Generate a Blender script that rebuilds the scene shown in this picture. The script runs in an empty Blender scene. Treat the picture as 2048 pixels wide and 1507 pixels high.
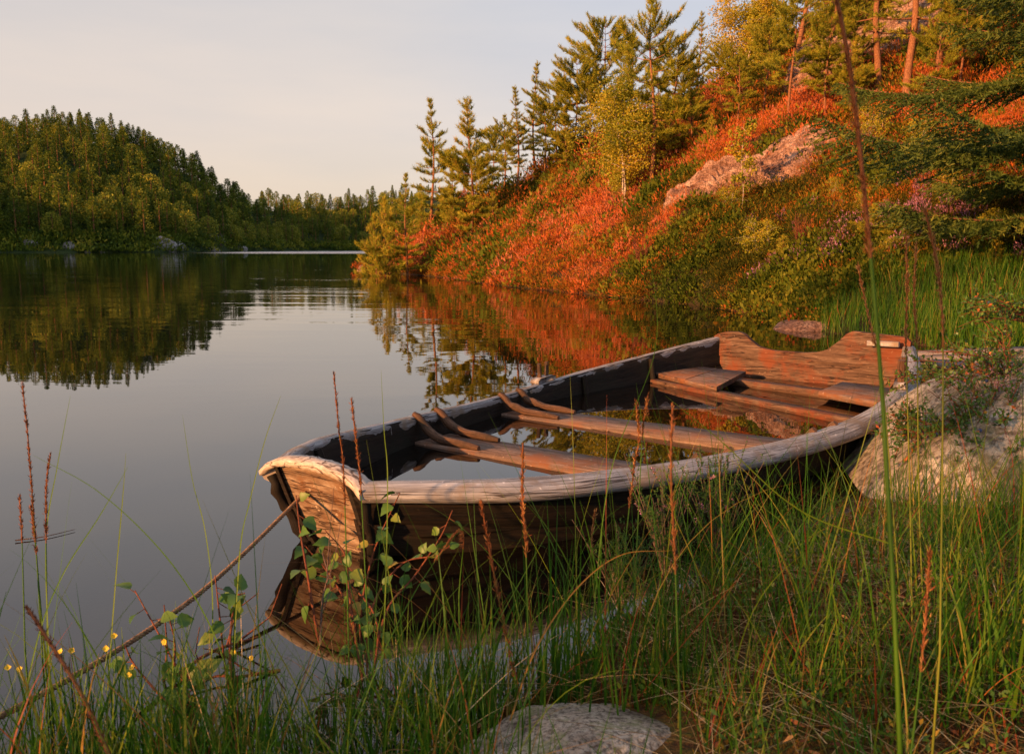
import bpy, math, random
import numpy as np
from mathutils import Vector, Matrix
PI = math.pi
rng = np.random.default_rng(7)
random.seed(7)
scene = bpy.context.scene

# ------------------------------------------------------------------ camera
FPX, YH, CAMH = 1750.0, 498.0, 0.9
PITCH = math.atan((753.5 - YH) / FPX)
cam_d = bpy.data.cameras.new("camera")
cam = bpy.data.objects.new("camera", cam_d)
scene.collection.objects.link(cam)
cam.location = (0, 0, CAMH)
cam.rotation_euler = (PI / 2 - PITCH, 0, 0)
cam_d.sensor_width = 36.0
cam_d.lens = FPX / 2048 * 36
cam_d.clip_start = 0.02
cam_d.clip_end = 5000
cam_d.dof.use_dof = True
cam_d.dof.focus_distance = 4.0
cam_d.dof.aperture_fstop = 11.0
scene.camera = cam

# ------------------------------------------------------------------ sky and sun
SUN_EL, SUN_AZ = math.radians(13), math.radians(-131)      # azimuth from +Y towards +X
sun_vec = Vector((math.sin(SUN_AZ) * math.cos(SUN_EL), math.cos(SUN_AZ) * math.cos(SUN_EL), math.sin(SUN_EL)))
world = bpy.data.worlds.new("World")
scene.world = world
world.use_nodes = True
wn, wl = world.node_tree.nodes, world.node_tree.links
bg = wn["Background"]
sky = wn.new("ShaderNodeTexSky")
sky.sky_type = 'NISHITA'
sky.sun_disc = False
sky.sun_elevation = SUN_EL
sky.sun_rotation = SUN_AZ
sky.air_density = 1.0
sky.dust_density = 3.0
sky.ozone_density = 1.0
hsv = wn.new("ShaderNodeHueSaturation")
hsv.inputs["Saturation"].default_value = 0.30
hsv.inputs["Value"].default_value = 1.0
wl.new(sky.outputs[0], hsv.inputs["Color"])
# thin even high haze veil over the whole sky: warm low down, lavender grey higher up
tc = wn.new("ShaderNodeTexCoord")
sep = wn.new("ShaderNodeSeparateXYZ")
wl.new(tc.outputs["Generated"], sep.inputs[0])
ramp = wn.new("ShaderNodeValToRGB")
wl.new(sep.outputs["Z"], ramp.inputs[0])
cr = ramp.color_ramp
cr.elements[0].position = 0.0
cr.elements[0].color = (7.3, 6.3, 5.0, 1)
cr.elements[1].position = 0.75
cr.elements[1].color = (4.6, 4.8, 5.6, 1)
e = cr.elements.new(0.13); e.color = (6.9, 6.35, 6.0, 1)
e = cr.elements.new(0.30); e.color = (5.5, 5.7, 6.2, 1)
e = cr.elements.new(0.5); e.color = (6.2, 6.0, 6.5, 1)
mixw = wn.new("ShaderNodeMixRGB")
mixw.inputs[0].default_value = 0.75
wl.new(hsv.outputs[0], mixw.inputs[1])
wl.new(ramp.outputs[0], mixw.inputs[2])
# left side of the sky warmer and brighter (towards the sun)
dotn = wn.new("ShaderNodeVectorMath"); dotn.operation = 'DOT_PRODUCT'
wl.new(tc.outputs["Generated"], dotn.inputs[0])
dotn.inputs[1].default_value = (-1.0, 0.0, 0.0)
mr = wn.new("ShaderNodeMapRange")
mr.inputs[1].default_value = -0.5; mr.inputs[2].default_value = 0.8
wl.new(dotn.outputs["Value"], mr.inputs[0])
warm = wn.new("ShaderNodeMixRGB"); warm.blend_type = 'MULTIPLY'
warm.inputs[2].default_value = (1.10, 1.0, 0.92, 1)
wl.new(mr.outputs[0], warm.inputs[0])
wl.new(mixw.outputs[0], warm.inputs[1])
mr2 = wn.new("ShaderNodeMapRange")
mr2.inputs[1].default_value = 0.15; mr2.inputs[2].default_value = -0.45
wl.new(dotn.outputs["Value"], mr2.inputs[0])
cool = wn.new("ShaderNodeMixRGB"); cool.blend_type = 'MULTIPLY'
cool.inputs[2].default_value = (0.86, 0.96, 1.12, 1)
wl.new(mr2.outputs[0], cool.inputs[0]); wl.new(warm.outputs[0], cool.inputs[1])
mpw = wn.new("ShaderNodeMapping"); mpw.inputs["Scale"].default_value = (1.2, 1.2, 6.0); mpw.inputs["Rotation"].default_value = (0.25, 0.15, 0.4)
wl.new(tc.outputs["Generated"], mpw.inputs[0])
nzw = wn.new("ShaderNodeTexNoise"); nzw.inputs["Scale"].default_value = 1.6; nzw.inputs["Detail"].default_value = 5; nzw.inputs["Roughness"].default_value = 0.55
wl.new(mpw.outputs[0], nzw.inputs["Vector"])
rw = wn.new("ShaderNodeValToRGB"); wl.new(nzw.outputs[0], rw.inputs[0])
rw.color_ramp.elements[0].position = 0.35; rw.color_ramp.elements[0].color = (0.93, 0.95, 0.98, 1)
rw.color_ramp.elements[1].position = 0.65; rw.color_ramp.elements[1].color = (1.06, 1.03, 1.0, 1)
veil = wn.new("ShaderNodeMixRGB"); veil.blend_type = 'MULTIPLY'; veil.inputs[0].default_value = 1.0
wl.new(cool.outputs[0], veil.inputs[1]); wl.new(rw.outputs[0], veil.inputs[2])
wl.new(veil.outputs[0], bg.inputs[0])
bg.inputs[1].default_value = 0.064

sun_d = bpy.data.lights.new("sun", 'SUN')
sun_d.energy = 5.0
sun_d.angle = math.radians(0.6)
sun_d.color = (1.0, 0.47, 0.175)
sun = bpy.data.objects.new("sun", sun_d)
scene.collection.objects.link(sun)
sun.rotation_euler = sun_vec.to_track_quat('Z', 'Y').to_euler()
sun.location = (-20, -12, 12)

scene.view_settings.view_transform = 'Standard'
scene.view_settings.look = 'None'
scene.view_settings.exposure = 1.0
scene.view_settings.gamma = 1.0
cy = scene.cycles
cy.max_bounces = 5
cy.diffuse_bounces = 2
cy.glossy_bounces = 3
cy.transmission_bounces = 3
cy.transparent_max_bounces = 6
cy.caustics_reflective = False
cy.caustics_refractive = False
cy.sample_clamp_indirect = 4.0

# ------------------------------------------------------------------ helpers
def link(o, parent=None):
    scene.collection.objects.link(o)
    if parent is not None:
        o.parent = parent
    return o

def empty(name, loc=(0, 0, 0), rot=(0, 0, 0)):
    o = bpy.data.objects.new(name, None)
    o.location = loc
    o.rotation_euler = rot
    o.empty_display_size = 0.1
    return link(o)

def tag(o, label=None, cat=None, group=None, kind=None):
    if label: o["label"] = label
    if cat: o["category"] = cat
    if group: o["group"] = group
    if kind: o["kind"] = kind
    return o

def copy_tree(o, parent=None):
    c = o.copy()
    scene.collection.objects.link(c)
    c.parent = parent
    for ch in list(o.children):
        copy_tree(ch, c)
    return c

class MB:
    """collects vertex / face arrays and builds one mesh"""
    def __init__(s):
        s.V, s.F3, s.F4, s.T, s.U, s.n = [], [], [], [], [], 0
        s.M3, s.M4 = [], []
    def add(s, V, F, tint=0.5, uv=None, mat=0):
        V = np.asarray(V, float).reshape(-1, 3)
        F = np.asarray(F, int)
        (s.F3 if F.shape[1] == 3 else s.F4).append(F + s.n)
        (s.M3 if F.shape[1] == 3 else s.M4).append(np.full(len(F), mat))
        s.V.append(V)
        s.T.append(np.broadcast_to(np.asarray(tint, float), (len(V),)))
        s.U.append(np.zeros((len(V), 2)) if uv is None else np.asarray(uv, float).reshape(-1, 2))
        s.n += len(V)
    def mesh(s, name, mats, smooth=False):
        V = np.concatenate(s.V)
        f3 = np.concatenate(s.F3) if s.F3 else np.zeros((0, 3), int)
        f4 = np.concatenate(s.F4) if s.F4 else np.zeros((0, 4), int)
        m = np.concatenate([np.concatenate(s.M3) if s.M3 else np.zeros(0, int), np.concatenate(s.M4) if s.M4 else np.zeros(0, int)])
        me = bpy.data.meshes.new(name)
        me.vertices.add(len(V)); me.vertices.foreach_set("co", V.astype(np.float32).ravel())
        L = np.concatenate([f3.ravel(), f4.ravel()])
        me.loops.add(len(L)); me.loops.foreach_set("vertex_index", L.astype(np.int32))
        st = np.concatenate([np.arange(len(f3)) * 3, len(f3) * 3 + np.arange(len(f4)) * 4])
        me.polygons.add(len(st)); me.polygons.foreach_set("loop_start", st.astype(np.int32))
        me.polygons.foreach_set("material_index", m.astype(np.int32))
        if smooth:
            me.polygons.foreach_set("use_smooth", np.ones(len(st), bool))
        at = me.attributes.new("tint", 'FLOAT', 'POINT')
        at.data.foreach_set("value", np.concatenate(s.T).astype(np.float32))
        U = np.concatenate(s.U)
        if np.abs(U).max() > 0:
            uvl = me.uv_layers.new(name="uv")
            uvl.data.foreach_set("uv", U[L].astype(np.float32).ravel())
        for mt in (mats if isinstance(mats, (list, tuple)) else [mats]):
            me.materials.append(mt)
        me.update(calc_edges=True)
        return me
    def build(s, name, mats, parent=None, smooth=False):
        return link(bpy.data.objects.new(name, s.mesh(name, mats, smooth)), parent)

def unit(v):
    v = np.asarray(v, float)
    return v / (np.linalg.norm(v, axis=-1, keepdims=True) + 1e-12)

def grid_faces(nu, nv, closed_v=False, off=0):
    """faces of a grid with index i*nv+j"""
    i = np.arange(nu - 1)[:, None]
    j = np.arange(nv if closed_v else nv - 1)[None, :]
    j2 = (j + 1) % nv
    a, b, c, d = i * nv + j, (i + 1) * nv + j, (i + 1) * nv + j2, i * nv + j2
    return np.stack([a, b, c, d], -1).reshape(-1, 4) + off

def tube(mb, P, R, sides=7, tint=0.5, cap=True, mat=0, wob=0.0):
    P = np.asarray(P, float); n = len(P)
    R = np.broadcast_to(np.asarray(R, float), (n,))
    T = unit(np.gradient(P, axis=0))
    ref = np.array([0, 0, 1.0]) if abs(T[:, 2]).mean() < 0.8 else np.array([1.0, 0, 0])
    A = unit(np.cross(T, ref)); B = np.cross(T, A)
    a = np.linspace(0, 2 * PI, sides, endpoint=False)
    rr = R[:, None] * (1 + wob * rng.normal(size=(n, sides)))
    V = P[:, None] + rr[..., None] * (np.cos(a)[None, :, None] * A[:, None] + np.sin(a)[None, :, None] * B[:, None])
    ln = np.concatenate([[0], np.cumsum(np.linalg.norm(np.diff(P, axis=0), axis=1))])
    uv = np.stack(np.broadcast_arrays(ln[:, None], (a / (2 * PI))[None] * R.mean() * 6.28 + 1e-4), -1)
    mb.add(V, grid_faces(n, sides, True), tint, uv, mat)
    if cap:
        for k, o in ((0, 0), (n - 1, (n - 1) * sides)):
            Vc = np.concatenate([V[k], P[k:k + 1]])
            f = np.stack([np.arange(sides), (np.arange(sides) + 1) % sides, np.full(sides, sides)], 1)
            if k == 0: f = f[:, ::-1]
            mb.add(Vc, f, tint, np.full((sides + 1, 2), 0.01), mat)

def tris(mb, P, D, L, W, tint=0.5, mat=0):
    """thin pointed leaves / needles: one triangle each"""
    P = np.asarray(P, float); D = unit(D); n = len(P)
    S = unit(np.cross(D, rng.normal(size=(n, 3))))
    L = np.broadcast_to(L, (n,))[:, None]; W = np.broadcast_to(W, (n,))[:, None]
    V = np.stack([P - S * W / 2, P + S * W / 2, P + D * L], 1)
    F = np.arange(3 * n).reshape(n, 3)
    mb.add(V, F, np.repeat(np.broadcast_to(tint, (n,)), 3), mat=mat)

def leaves(mb, P, D, L, W, tint=0.5, mat=0, fold=0.25, flat=None):
    """rhombic leaves folded along the rib: two triangles-ish as one quad"""
    P = np.asarray(P, float); D = unit(D); n = len(P)
    up = rng.normal(size=(n, 3)) if flat is None else rng.normal(size=(n, 3)) * flat + np.array([0, 0, 1.0])
    S = unit(np.cross(D, up)); N = np.cross(S, D)
    L = np.broadcast_to(L, (n,))[:, None]; W = np.broadcast_to(W, (n,))[:, None]
    V = np.stack([P, P + D * L * .45 + S * W / 2 + N * W * fold, P + D * L, P + D * L * .45 - S * W / 2 + N * W * fold], 1)
    F = np.arange(4 * n).reshape(n, 4)
    mb.add(V, F, np.repeat(np.broadcast_to(tint, (n,)), 4), mat=mat)

def blades(mb, B, phi, th0, bend, L, W, tint, seg=7, pw=1.6, mat=0):
    """grass blades: B base points, phi heading, th0 lean, bend added lean at the tip"""
    n = len(B)
    phi, th0, bend, L, W = [np.broadcast_to(np.asarray(a, float), (n,)) for a in (phi, th0, bend, L, W)]
    t = np.linspace(0, 1, seg + 1)
    th = th0[:, None] + bend[:, None] * t[None] ** pw
    dl = L[:, None] / seg
    r = np.concatenate([np.zeros((n, 1)), np.cumsum(np.sin((th[:, 1:] + th[:, :-1]) / 2) * dl, 1)], 1)
    z = np.concatenate([np.zeros((n, 1)), np.cumsum(np.cos((th[:, 1:] + th[:, :-1]) / 2) * dl, 1)], 1)
    C = np.stack([B[:, 0, None] + r * np.cos(phi)[:, None], B[:, 1, None] + r * np.sin(phi)[:, None], B[:, 2, None] + z], -1)
    psi = phi + PI / 2 + rng.normal(size=n) * 0.9
    S = np.stack([np.cos(psi), np.sin(psi), np.zeros(n)], -1)[:, None]
    w = (W[:, None] * (1 - t[None] ** 1.6 * .93) / 2)[..., None]
    V = np.stack([C - S * w, C + S * w], 2)                     # n, seg+1, 2, 3
    base = (np.arange(n) * (seg + 1) * 2)[:, None]
    k = np.arange(seg)[None] * 2
    F = np.stack([base + k, base + k + 1, base + k + 3, base + k + 2], -1).reshape(-1, 4)
    mb.add(V, F, np.repeat(np.broadcast_to(tint, (n,)), (seg + 1) * 2), mat=mat)

def smooth_curve(pts, n=24):
    """Catmull-Rom through points"""
    P = np.asarray(pts, float)
    P = np.concatenate([[2 * P[0] - P[1]], P, [2 * P[-1] - P[-2]]])
    out = []
    m = len(P) - 3
    for q in np.linspace(0, m - 1e-6, n):
        i = int(q); t = q - i
        a, b, c, d = P[i:i + 4]
        out.append(.5 * (2 * b + (c - a) * t + (2 * a - 5 * b + 4 * c - d) * t * t + (3 * b - a - 3 * c + d) * t ** 3))
    return np.array(out)

# value noise
_tab = np.random.default_rng(3).random((256, 256))
def vnoise(x, y):
    x = np.asarray(x, float); y = np.asarray(y, float)
    xi, yi = np.floor(x).astype(int), np.floor(y).astype(int)
    u, v = x - xi, y - yi
    u = u * u * (3 - 2 * u); v = v * v * (3 - 2 * v)
    g = lambda a, b: _tab[a % 256, b % 256]
    return (g(xi, yi) * (1 - u) + g(xi + 1, yi) * u) * (1 - v) + (g(xi, yi + 1) * (1 - u) + g(xi + 1, yi + 1) * u) * v
def fbm(x, y, o=4):
    s, a = 0, .5
    for k in range(o):
        s = s + a * vnoise(x * 2 ** k + 17.3 * k, y * 2 ** k + 9.1 * k); a *= .5
    return s
def sstep(a, b, x):
    t = np.clip((np.asarray(x, float) - a) / (b - a), 0, 1)
    return t * t * (3 - 2 * t)

# ------------------------------------------------------------------ terrain function
LAND = np.array([(-6.5, 38.2), (-5.2, 35), (-3.5, 31.5), (-2.0, 28.1), (-.3, 22.2), (1.3, 18.4), (2.46, 15.6), (3.05, 14.2), (3.56, 11.6),
                 (3.3, 10.3), (3.6, 8.9), (4.1, 7.6), (3.9, 6.4), (3.1, 5.4), (2.3, 4.6), (1.6, 3.6), (1.22, 2.95), (.86, 2.5), (.50, 2.2), (.27, 2.0),
                 (.12, 1.72), (-.2, 1.42), (-.65, 1.25), (-1.5, 1.05), (-3, .7), (-8, -.5), (-30, -8), (-250, -60), (-400, -500), (500, -500), (500, 120), (60, 75),
                 (25, 58), (12, 47), (4, 41.5), (-3, 39.3)])
_A = LAND; _B = np.roll(LAND, -1, axis=0)
def land_sd(x, y):
    """signed distance to the near shoreline, positive on land"""
    sh = np.shape(x)
    X = np.ravel(x).astype(float); Y = np.ravel(y).astype(float)
    best = np.full(X.shape, 1e9); ins = np.zeros(X.shape, bool)
    for (ax, ay), (bx, by) in zip(_A, _B):
        dx, dy = bx - ax, by - ay
        t = np.clip(((X - ax) * dx + (Y - ay) * dy) / (dx * dx + dy * dy), 0, 1)
        best = np.minimum(best, np.hypot(X - ax - t * dx, Y - ay - t * dy))
        if ay != by:
            c = ((ay > Y) != (by > Y)) & (X < (bx - ax) * (Y - ay) / (by - ay) + ax)
            ins ^= c
    return np.where(ins, best, -best).reshape(sh)

_az = np.radians([-180, -150, -125, -105, -97, -90, -75, -60, -45, -36])
_hz = [6, 6, 6, 70, 88, 88, 78, 66, 40, 34]  # high values: unseen ridge added left of view to shade the far hill's foot
_px = np.array([0, 140, 240, 330, 400, 440, 500, 560, 620, 740, 860, 1000, 1200])
_pxy = np.array([322, 300, 316, 340, 364, 392, 416, 424, 428, 420, 402, 402, 440])
_rcp = np.array([345, 345, 345, 345, 345, 350, 380, 430, 470, 500, 500, 500, 500])
_AZT = np.concatenate([_az, np.arctan((_px - 1024) / FPX), np.radians([20, 60, 120, 180])])
_RC = np.concatenate([[520, 520, 480, 430, 400, 370, 345, 345, 345, 345], _rcp, [520, 600, 600, 600]])
_HC = np.concatenate([_hz, CAMH + (YH - _pxy) / FPX * _rcp, [12, 10, 8, 6]])
_R0 = np.concatenate([[450, 450, 420, 360, 330, 300, 265, 262, 262, 262], [262, 262, 264, 268, 278, 290, 320, 360, 395, 420, 420, 420, 420], [450, 500, 500, 500]])
def far_h(x, y):
    az = np.arctan2(x, y); r = np.hypot(x, y)
    rc = np.interp(az, _AZT, _RC); hc = np.interp(az, _AZT, _HC); r0 = np.interp(az, _AZT, _R0)
    r0 = r0 + 3 * (fbm(az * 14 + 50, az * 3) - .5)
    u = (r - r0) / (rc - r0)
    h = hc * (0.03 * sstep(0, .05, u) + .97 * sstep(-.12, 1.06, u) ** .95) * (1 - .35 * sstep(1.05, 3.5, u))
    h = h + (fbm(x * .03 + 5, y * .03) - .5) * 9 * sstep(.05, .5, u)
    hn = np.where(u < 0, (r - r0) * .12, h)
    return np.maximum(hn, -3.0)
def near_h(x, y):
    p = land_sd(x, y)
    k = sstep(6.5, 15, y)
    slope = .07 + .58 * k
    bank = .05 + .26 * k
    n1 = fbm(x * .55 + 3, y * .55 + 8) - .5
    n2 = fbm(x * 2.1, y * 2.1, 3) - .5
    up = bank * (1 - np.exp(-np.maximum(p, 0) / .2)) + slope * np.maximum(p, 0)
    up = up * (1 - .35 * sstep(30, 120, p))
    z = up + (n1 * 1.5 * k + n2 * (.07 + .22 * k)) * sstep(0, 1.2 + .8 * k, p)
    # mossy mound by the camera's right foot and a low hollow under the lens
    z = z + .07 * np.exp(-((x - .75) ** 2 + (y - 1.9) ** 2) / .18)
    return np.where(p > 0, z, np.maximum(p * (.28 + .15 * k), -3.0))
def ground(x, y):
    x = np.asarray(x, float); y = np.asarray(y, float)
    return np.maximum(near_h(x, y), far_h(x, y))

def ray(px, py):
    c, s = math.cos(PITCH), math.sin(PITCH)
    a = (px - 1024) / FPX; b = (py - 753.5) / FPX
    return np.array([a, c - b * s, -s - b * c])
def at(px, py, Y):
    """point seen at a photo pixel, Y metres out"""
    d = ray(px, py)
    return np.array([0, 0, CAMH]) + d * (Y / d[1])
def hit(px, py, lo=1.0, hi=60.0, n=3000):
    d = ray(px, py)
    Y = np.exp(np.linspace(math.log(lo), math.log(hi), n))
    X = d[0] / d[1] * Y; Z = CAMH + d[2] / d[1] * Y
    g = np.maximum(ground(X, Y), 0.0)
    k = np.nonzero(Z < g)[0]
    if len(k) == 0: return None
    k = k[0]
    return np.array([X[k], Y[k], g[k]])

# ------------------------------------------------------------------ materials
def new_mat(name):
    m = bpy.data.materials.new(name); m.use_nodes = True
    nt = m.node_tree
    p = nt.nodes["Principled BSDF"]
    p.inputs["Specular IOR Level"].default_value = 0.25
    return m, nt, p, nt.nodes, nt.links
def ramp_node(nt, stops, fac=None, interp='LINEAR'):
    r = nt.nodes.new("ShaderNodeValToRGB"); c = r.color_ramp; c.interpolation = interp
    while len(c.elements) < len(stops): c.elements.new(.5)
    for e_, (p_, col) in zip(c.elements, stops):
        e_.position = p_; e_.color = (*col, 1) if len(col) == 3 else col
    if fac is not None: nt.links.new(fac, r.inputs[0])
    return r
def noise_node(nt, vec, scale, detail=4, rough=.6, dist=0.0):
    n = nt.nodes.new("ShaderNodeTexNoise")
    n.inputs["Scale"].default_value = scale; n.inputs["Detail"].default_value = detail
    n.inputs["Roughness"].default_value = rough; n.inputs["Distortion"].default_value = dist
    if vec is not None: nt.links.new(vec, n.inputs["Vector"])
    return n
def math_node(nt, op, a, b=None):
    n = nt.nodes.new("ShaderNodeMath"); n.operation = op
    for i, v in enumerate((a, b)):
        if v is None: continue
        if isinstance(v, (int, float)): n.inputs[i].default_value = v
        else: nt.links.new(v, n.inputs[i])
    return n
def mix_node(nt, fac, a, b, mode='MIX'):
    n = nt.nodes.new("ShaderNodeMixRGB"); n.blend_type = mode
    for i, v in enumerate((fac, a, b)):
        if isinstance(v, (int, float)): n.inputs[i].default_value = v
        elif isinstance(v, tuple): n.inputs[i].default_value = (*v, 1)
        else: nt.links.new(v, n.inputs[i])
    return n
def map_node(nt, src, scale):
    m = nt.nodes.new("ShaderNodeMapping"); m.inputs["Scale"].default_value = scale
    nt.links.new(src, m.inputs[0]); return m
def bump_node(nt, p, h, strength, dist):
    b = nt.nodes.new("ShaderNodeBump"); b.inputs["Strength"].default_value = strength; b.inputs["Distance"].default_value = dist
    nt.links.new(h, b.inputs["Height"]); nt.links.new(b.outputs[0], p.inputs["Normal"]); return b

def leaf_mat(name, stops, rough=.6, transl=.3, spec=.2):
    m, nt, p, N, L = new_mat(name)
    a = N.new("ShaderNodeAttribute"); a.attribute_name = "tint"
    r = ramp_node(nt, stops, a.outputs["Fac"])
    L.new(r.outputs[0], p.inputs["Base Color"])
    p.inputs["Roughness"].default_value = rough
    p.inputs["Specular IOR Level"].default_value = spec
    if transl > 0:
        t = N.new("ShaderNodeBsdfTranslucent"); L.new(r.outputs[0], t.inputs[0])
        mx = N.new("ShaderNodeMixShader"); mx.inputs[0].default_value = transl
        L.new(p.outputs[0], mx.inputs[1]); L.new(t.outputs[0], mx.inputs[2])
        L.new(mx.outputs[0], N["Material Output"].inputs[0])
    return m

M = {}
M["pine"] = leaf_mat("pine_needles", [(0, (.07, .10, .010)), (.5, (.26, .28, .022)), (.85, (.46, .40, .035)), (1, (.50, .32, .04))])
M["spruce"] = leaf_mat("spruce_needles", [(0, (.035, .07, .012)), (.6, (.11, .15, .025)), (1, (.24, .24, .04))], transl=.25)
M["birch"] = leaf_mat("birch_leaves", [(0, (.13, .17, .012)), (.5, (.32, .32, .022)), (1, (.55, .38, .03))], transl=.4)
M["birchfg"] = leaf_mat("sprig_leaves", [(0, (.04, .11, .015)), (.6, (.10, .20, .03)), (.9, (.20, .24, .03)), (1, (.4, .25, .03))], transl=.35, rough=.45, spec=.4)
M["heather"] = leaf_mat("heather_sprigs", [(0, (.035, .045, .008)), (.2, (.16, .12, .012)), (.42, (.34, .14, .018)), (.6, (.47, .105, .02)), (.8, (.52, .12, .035)), (1, (.55, .19, .10))], spec=.03, rough=.8)
M["bilberry"] = leaf_mat("bilberry_leaves", [(0, (.03, .05, .006)), (.45, (.09, .12, .010)), (.85, (.22, .19, .02)), (1, (.40, .09, .02))], spec=.08)
M["bloom"] = leaf_mat("heather_bloom", [(0, (.05, .05, .02)), (.35, (.10, .055, .04)), (.7, (.26, .10, .14)), (1, (.42, .20, .32))])
M["grass"] = leaf_mat("grass_blades", [(0, (.012, .055, .004)), (.45, (.045, .14, .008)), (.72, (.15, .20, .015)), (.86, (.30, .22, .05)), (.94, (.34, .13, .03)), (1, (.25, .05, .02))], transl=.3, rough=.5)
M["straw"] = leaf_mat("dry_straw", [(0, (.18, .09, .03)), (.6, (.42, .26, .09)), (1, (.62, .46, .24))], transl=.15)
M["seed"] = leaf_mat("seed_heads", [(0, (.12, .035, .015)), (.5, (.26, .09, .03)), (1, (.50, .28, .10))], transl=.2)
M["farleaf"] = leaf_mat("far_foliage", [(0, (.03, .06, .008)), (.4, (.11, .16, .014)), (.7, (.27, .28, .025)), (1, (.50, .40, .05))], transl=.25)
M["yellow"] = leaf_mat("yellow_petals", [(0, (.7, .5, .04)), (1, (.85, .65, .08))], transl=.2)
M["red"] = leaf_mat("red_leaf", [(0, (.35, .03, .015)), (1, (.55, .08, .03))], transl=.3)

def bark_mat(name, stops, sc=(6, 6, 1.6), scale=9):
    m, nt, p, N, L = new_mat(name)
    t = N.new("ShaderNodeTexCoord"); mp = map_node(nt, t.outputs["Object"], sc)
    n = noise_node(nt, mp.outputs[0], scale, 5, .65)
    r = ramp_node(nt, stops, n.outputs[0]); L.new(r.outputs[0], p.inputs["Base Color"])
    p.inputs["Roughness"].default_value = .85
    bump_node(nt, p, n.outputs[0], .6, .01)
    return m
M["pbark"] = bark_mat("pine_bark", [(.3, (.07, .03, .015)), (.5, (.22, .09, .04)), (.7, (.42, .20, .10))])
M["bbark"] = bark_mat("birch_bark", [(.33, (.05, .035, .03)), (.43, (.45, .36, .30)), (.7, (.70, .60, .52))], sc=(1, 1, 5), scale=5)
M["twig"] = bark_mat("twig_bark", [(.3, (.08, .025, .015)), (.7, (.26, .08, .035))], scale=30)
M["gtwig"] = bark_mat("grey_twig", [(.3, (.06, .035, .03)), (.7, (.20, .13, .10))], scale=30)

# terrain: near heath soil, moss, grey bed under water, dark forest floor far away
m, nt, p, N, L = new_mat("heath_ground"); M["ground"] = m
geo = N.new("ShaderNodeNewGeometry"); sp = N.new("ShaderNodeSeparateXYZ"); L.new(geo.outputs["Position"], sp.inputs[0])
n1 = noise_node(nt, geo.outputs["Position"], 1.3, 6, .65)
n2 = noise_node(nt, geo.outputs["Position"], 22, 4, .7)
n3 = noise_node(nt, geo.outputs["Position"], .12, 4, .6)
c1 = ramp_node(nt, [(.3, (.022, .030, .008)), (.5, (.06, .045, .015)), (.62, (.10, .035, .015)), (.75, (.05, .07, .012))], n1.outputs[0])
c2 = ramp_node(nt, [(.3, (.25, .25, .25)), (.7, (1.3, 1.2, 1.1))], n2.outputs[0])
cc = mix_node(nt, 1.0, c1.outputs[0], c2.outputs[0], 'MULTIPLY')
far = ramp_node(nt, [(.35, (.012, .03, .005)), (.6, (.03, .05, .01)), (.75, (.07, .07, .03))], n3.outputs[0])
ff = N.new("ShaderNodeMapRange"); ff.inputs[1].default_value = 100; ff.inputs[2].default_value = 180
L.new(sp.outputs["Y"], ff.inputs[0])
cfar = mix_node(nt, ff.outputs[0], cc.outputs[0], far.outputs[0])
moss = ramp_node(nt, [(.35, (.05, .022, .008)), (.5, (.11, .06, .014)), (.65, (.07, .075, .014))], n2.outputs[0])
mf = N.new("ShaderNodeMapRange"); mf.inputs[1].default_value = 5.0; mf.inputs[2].default_value = 3.0
L.new(sp.outputs["Y"], mf.inputs[0])
cm = mix_node(nt, mf.outputs[0], cfar.outputs[0], moss.outputs[0])
bed = ramp_node(nt, [(.3, (.06, .022, .008)), (.7, (.20, .08, .03))], n2.outputs[0])
bf = N.new("ShaderNodeMapRange"); bf.inputs[1].default_value = 0.02; bf.inputs[2].default_value = -.05
L.new(sp.outputs["Z"], bf.inputs[0])
cb = mix_node(nt, bf.outputs[0], cm.outputs[0], bed.outputs[0])
L.new(cb.outputs[0], p.inputs["Base Color"]); p.inputs["Roughness"].default_value = .95
bump_node(nt, p, n2.outputs[0], .8, .03)

# water
m, nt, p, N, L = new_mat("lake_water"); M["water"] = m
geo = N.new("ShaderNodeNewGeometry"); sp = N.new("ShaderNodeSeparateXYZ"); L.new(geo.outputs["Position"], sp.inputs[0])
mpA = map_node(nt, geo.outputs["Position"], (.55, 1.6, 1)); nA = noise_node(nt, mpA.outputs[0], 1.1, 3, .5, .4)
mpB = map_node(nt, geo.outputs["Position"], (.12, .35, 1)); nB = noise_node(nt, mpB.outputs[0], 1.0, 2, .5)
amp = N.new("ShaderNodeMapRange"); amp.inputs[1].default_value = 3.0; amp.inputs[2].default_value = 16.0
amp.inputs[3].default_value = 0.02; amp.inputs[4].default_value = 1.0
L.new(sp.outputs["Y"], amp.inputs[0])
patch = ramp_node(nt, [(.40, (.25,) * 3), (.62, (1.0,) * 3)], nB.outputs[0])
ampl = math_node(nt, 'MULTIPLY', amp.outputs[0], patch.outputs[0])
hA = math_node(nt, 'MULTIPLY', nA.outputs[0], ampl.outputs[0])
# wind-ruffled band far out, in front of the low shore
ry = N.new("ShaderNodeMapRange"); ry.inputs[1].default_value = 170; ry.inputs[2].default_value = 205; L.new(sp.outputs["Y"], ry.inputs[0])
rx = math_node(nt, 'ADD', math_node(nt, 'MULTIPLY', sp.outputs["Y"], .34).outputs[0], sp.outputs["X"])
rxm = N.new("ShaderNodeMapRange"); rxm.inputs[1].default_value = -8; rxm.inputs[2].default_value = 12; L.new(rx.outputs[0], rxm.inputs[0])
rm = math_node(nt, 'MULTIPLY', ry.outputs[0], rxm.outputs[0])
nC = noise_node(nt, geo.outputs["Position"], 2.5, 2, .5)
hC = math_node(nt, 'MULTIPLY', math_node(nt, 'MULTIPLY', nC.outputs[0], rm.outputs[0]).outputs[0], 30.0)
hh = math_node(nt, 'ADD', hA.outputs[0], hC.outputs[0])
bm = N.new("ShaderNodeBump"); bm.inputs["Strength"].default_value = 1.0; bm.inputs["Distance"].default_value = .010
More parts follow.
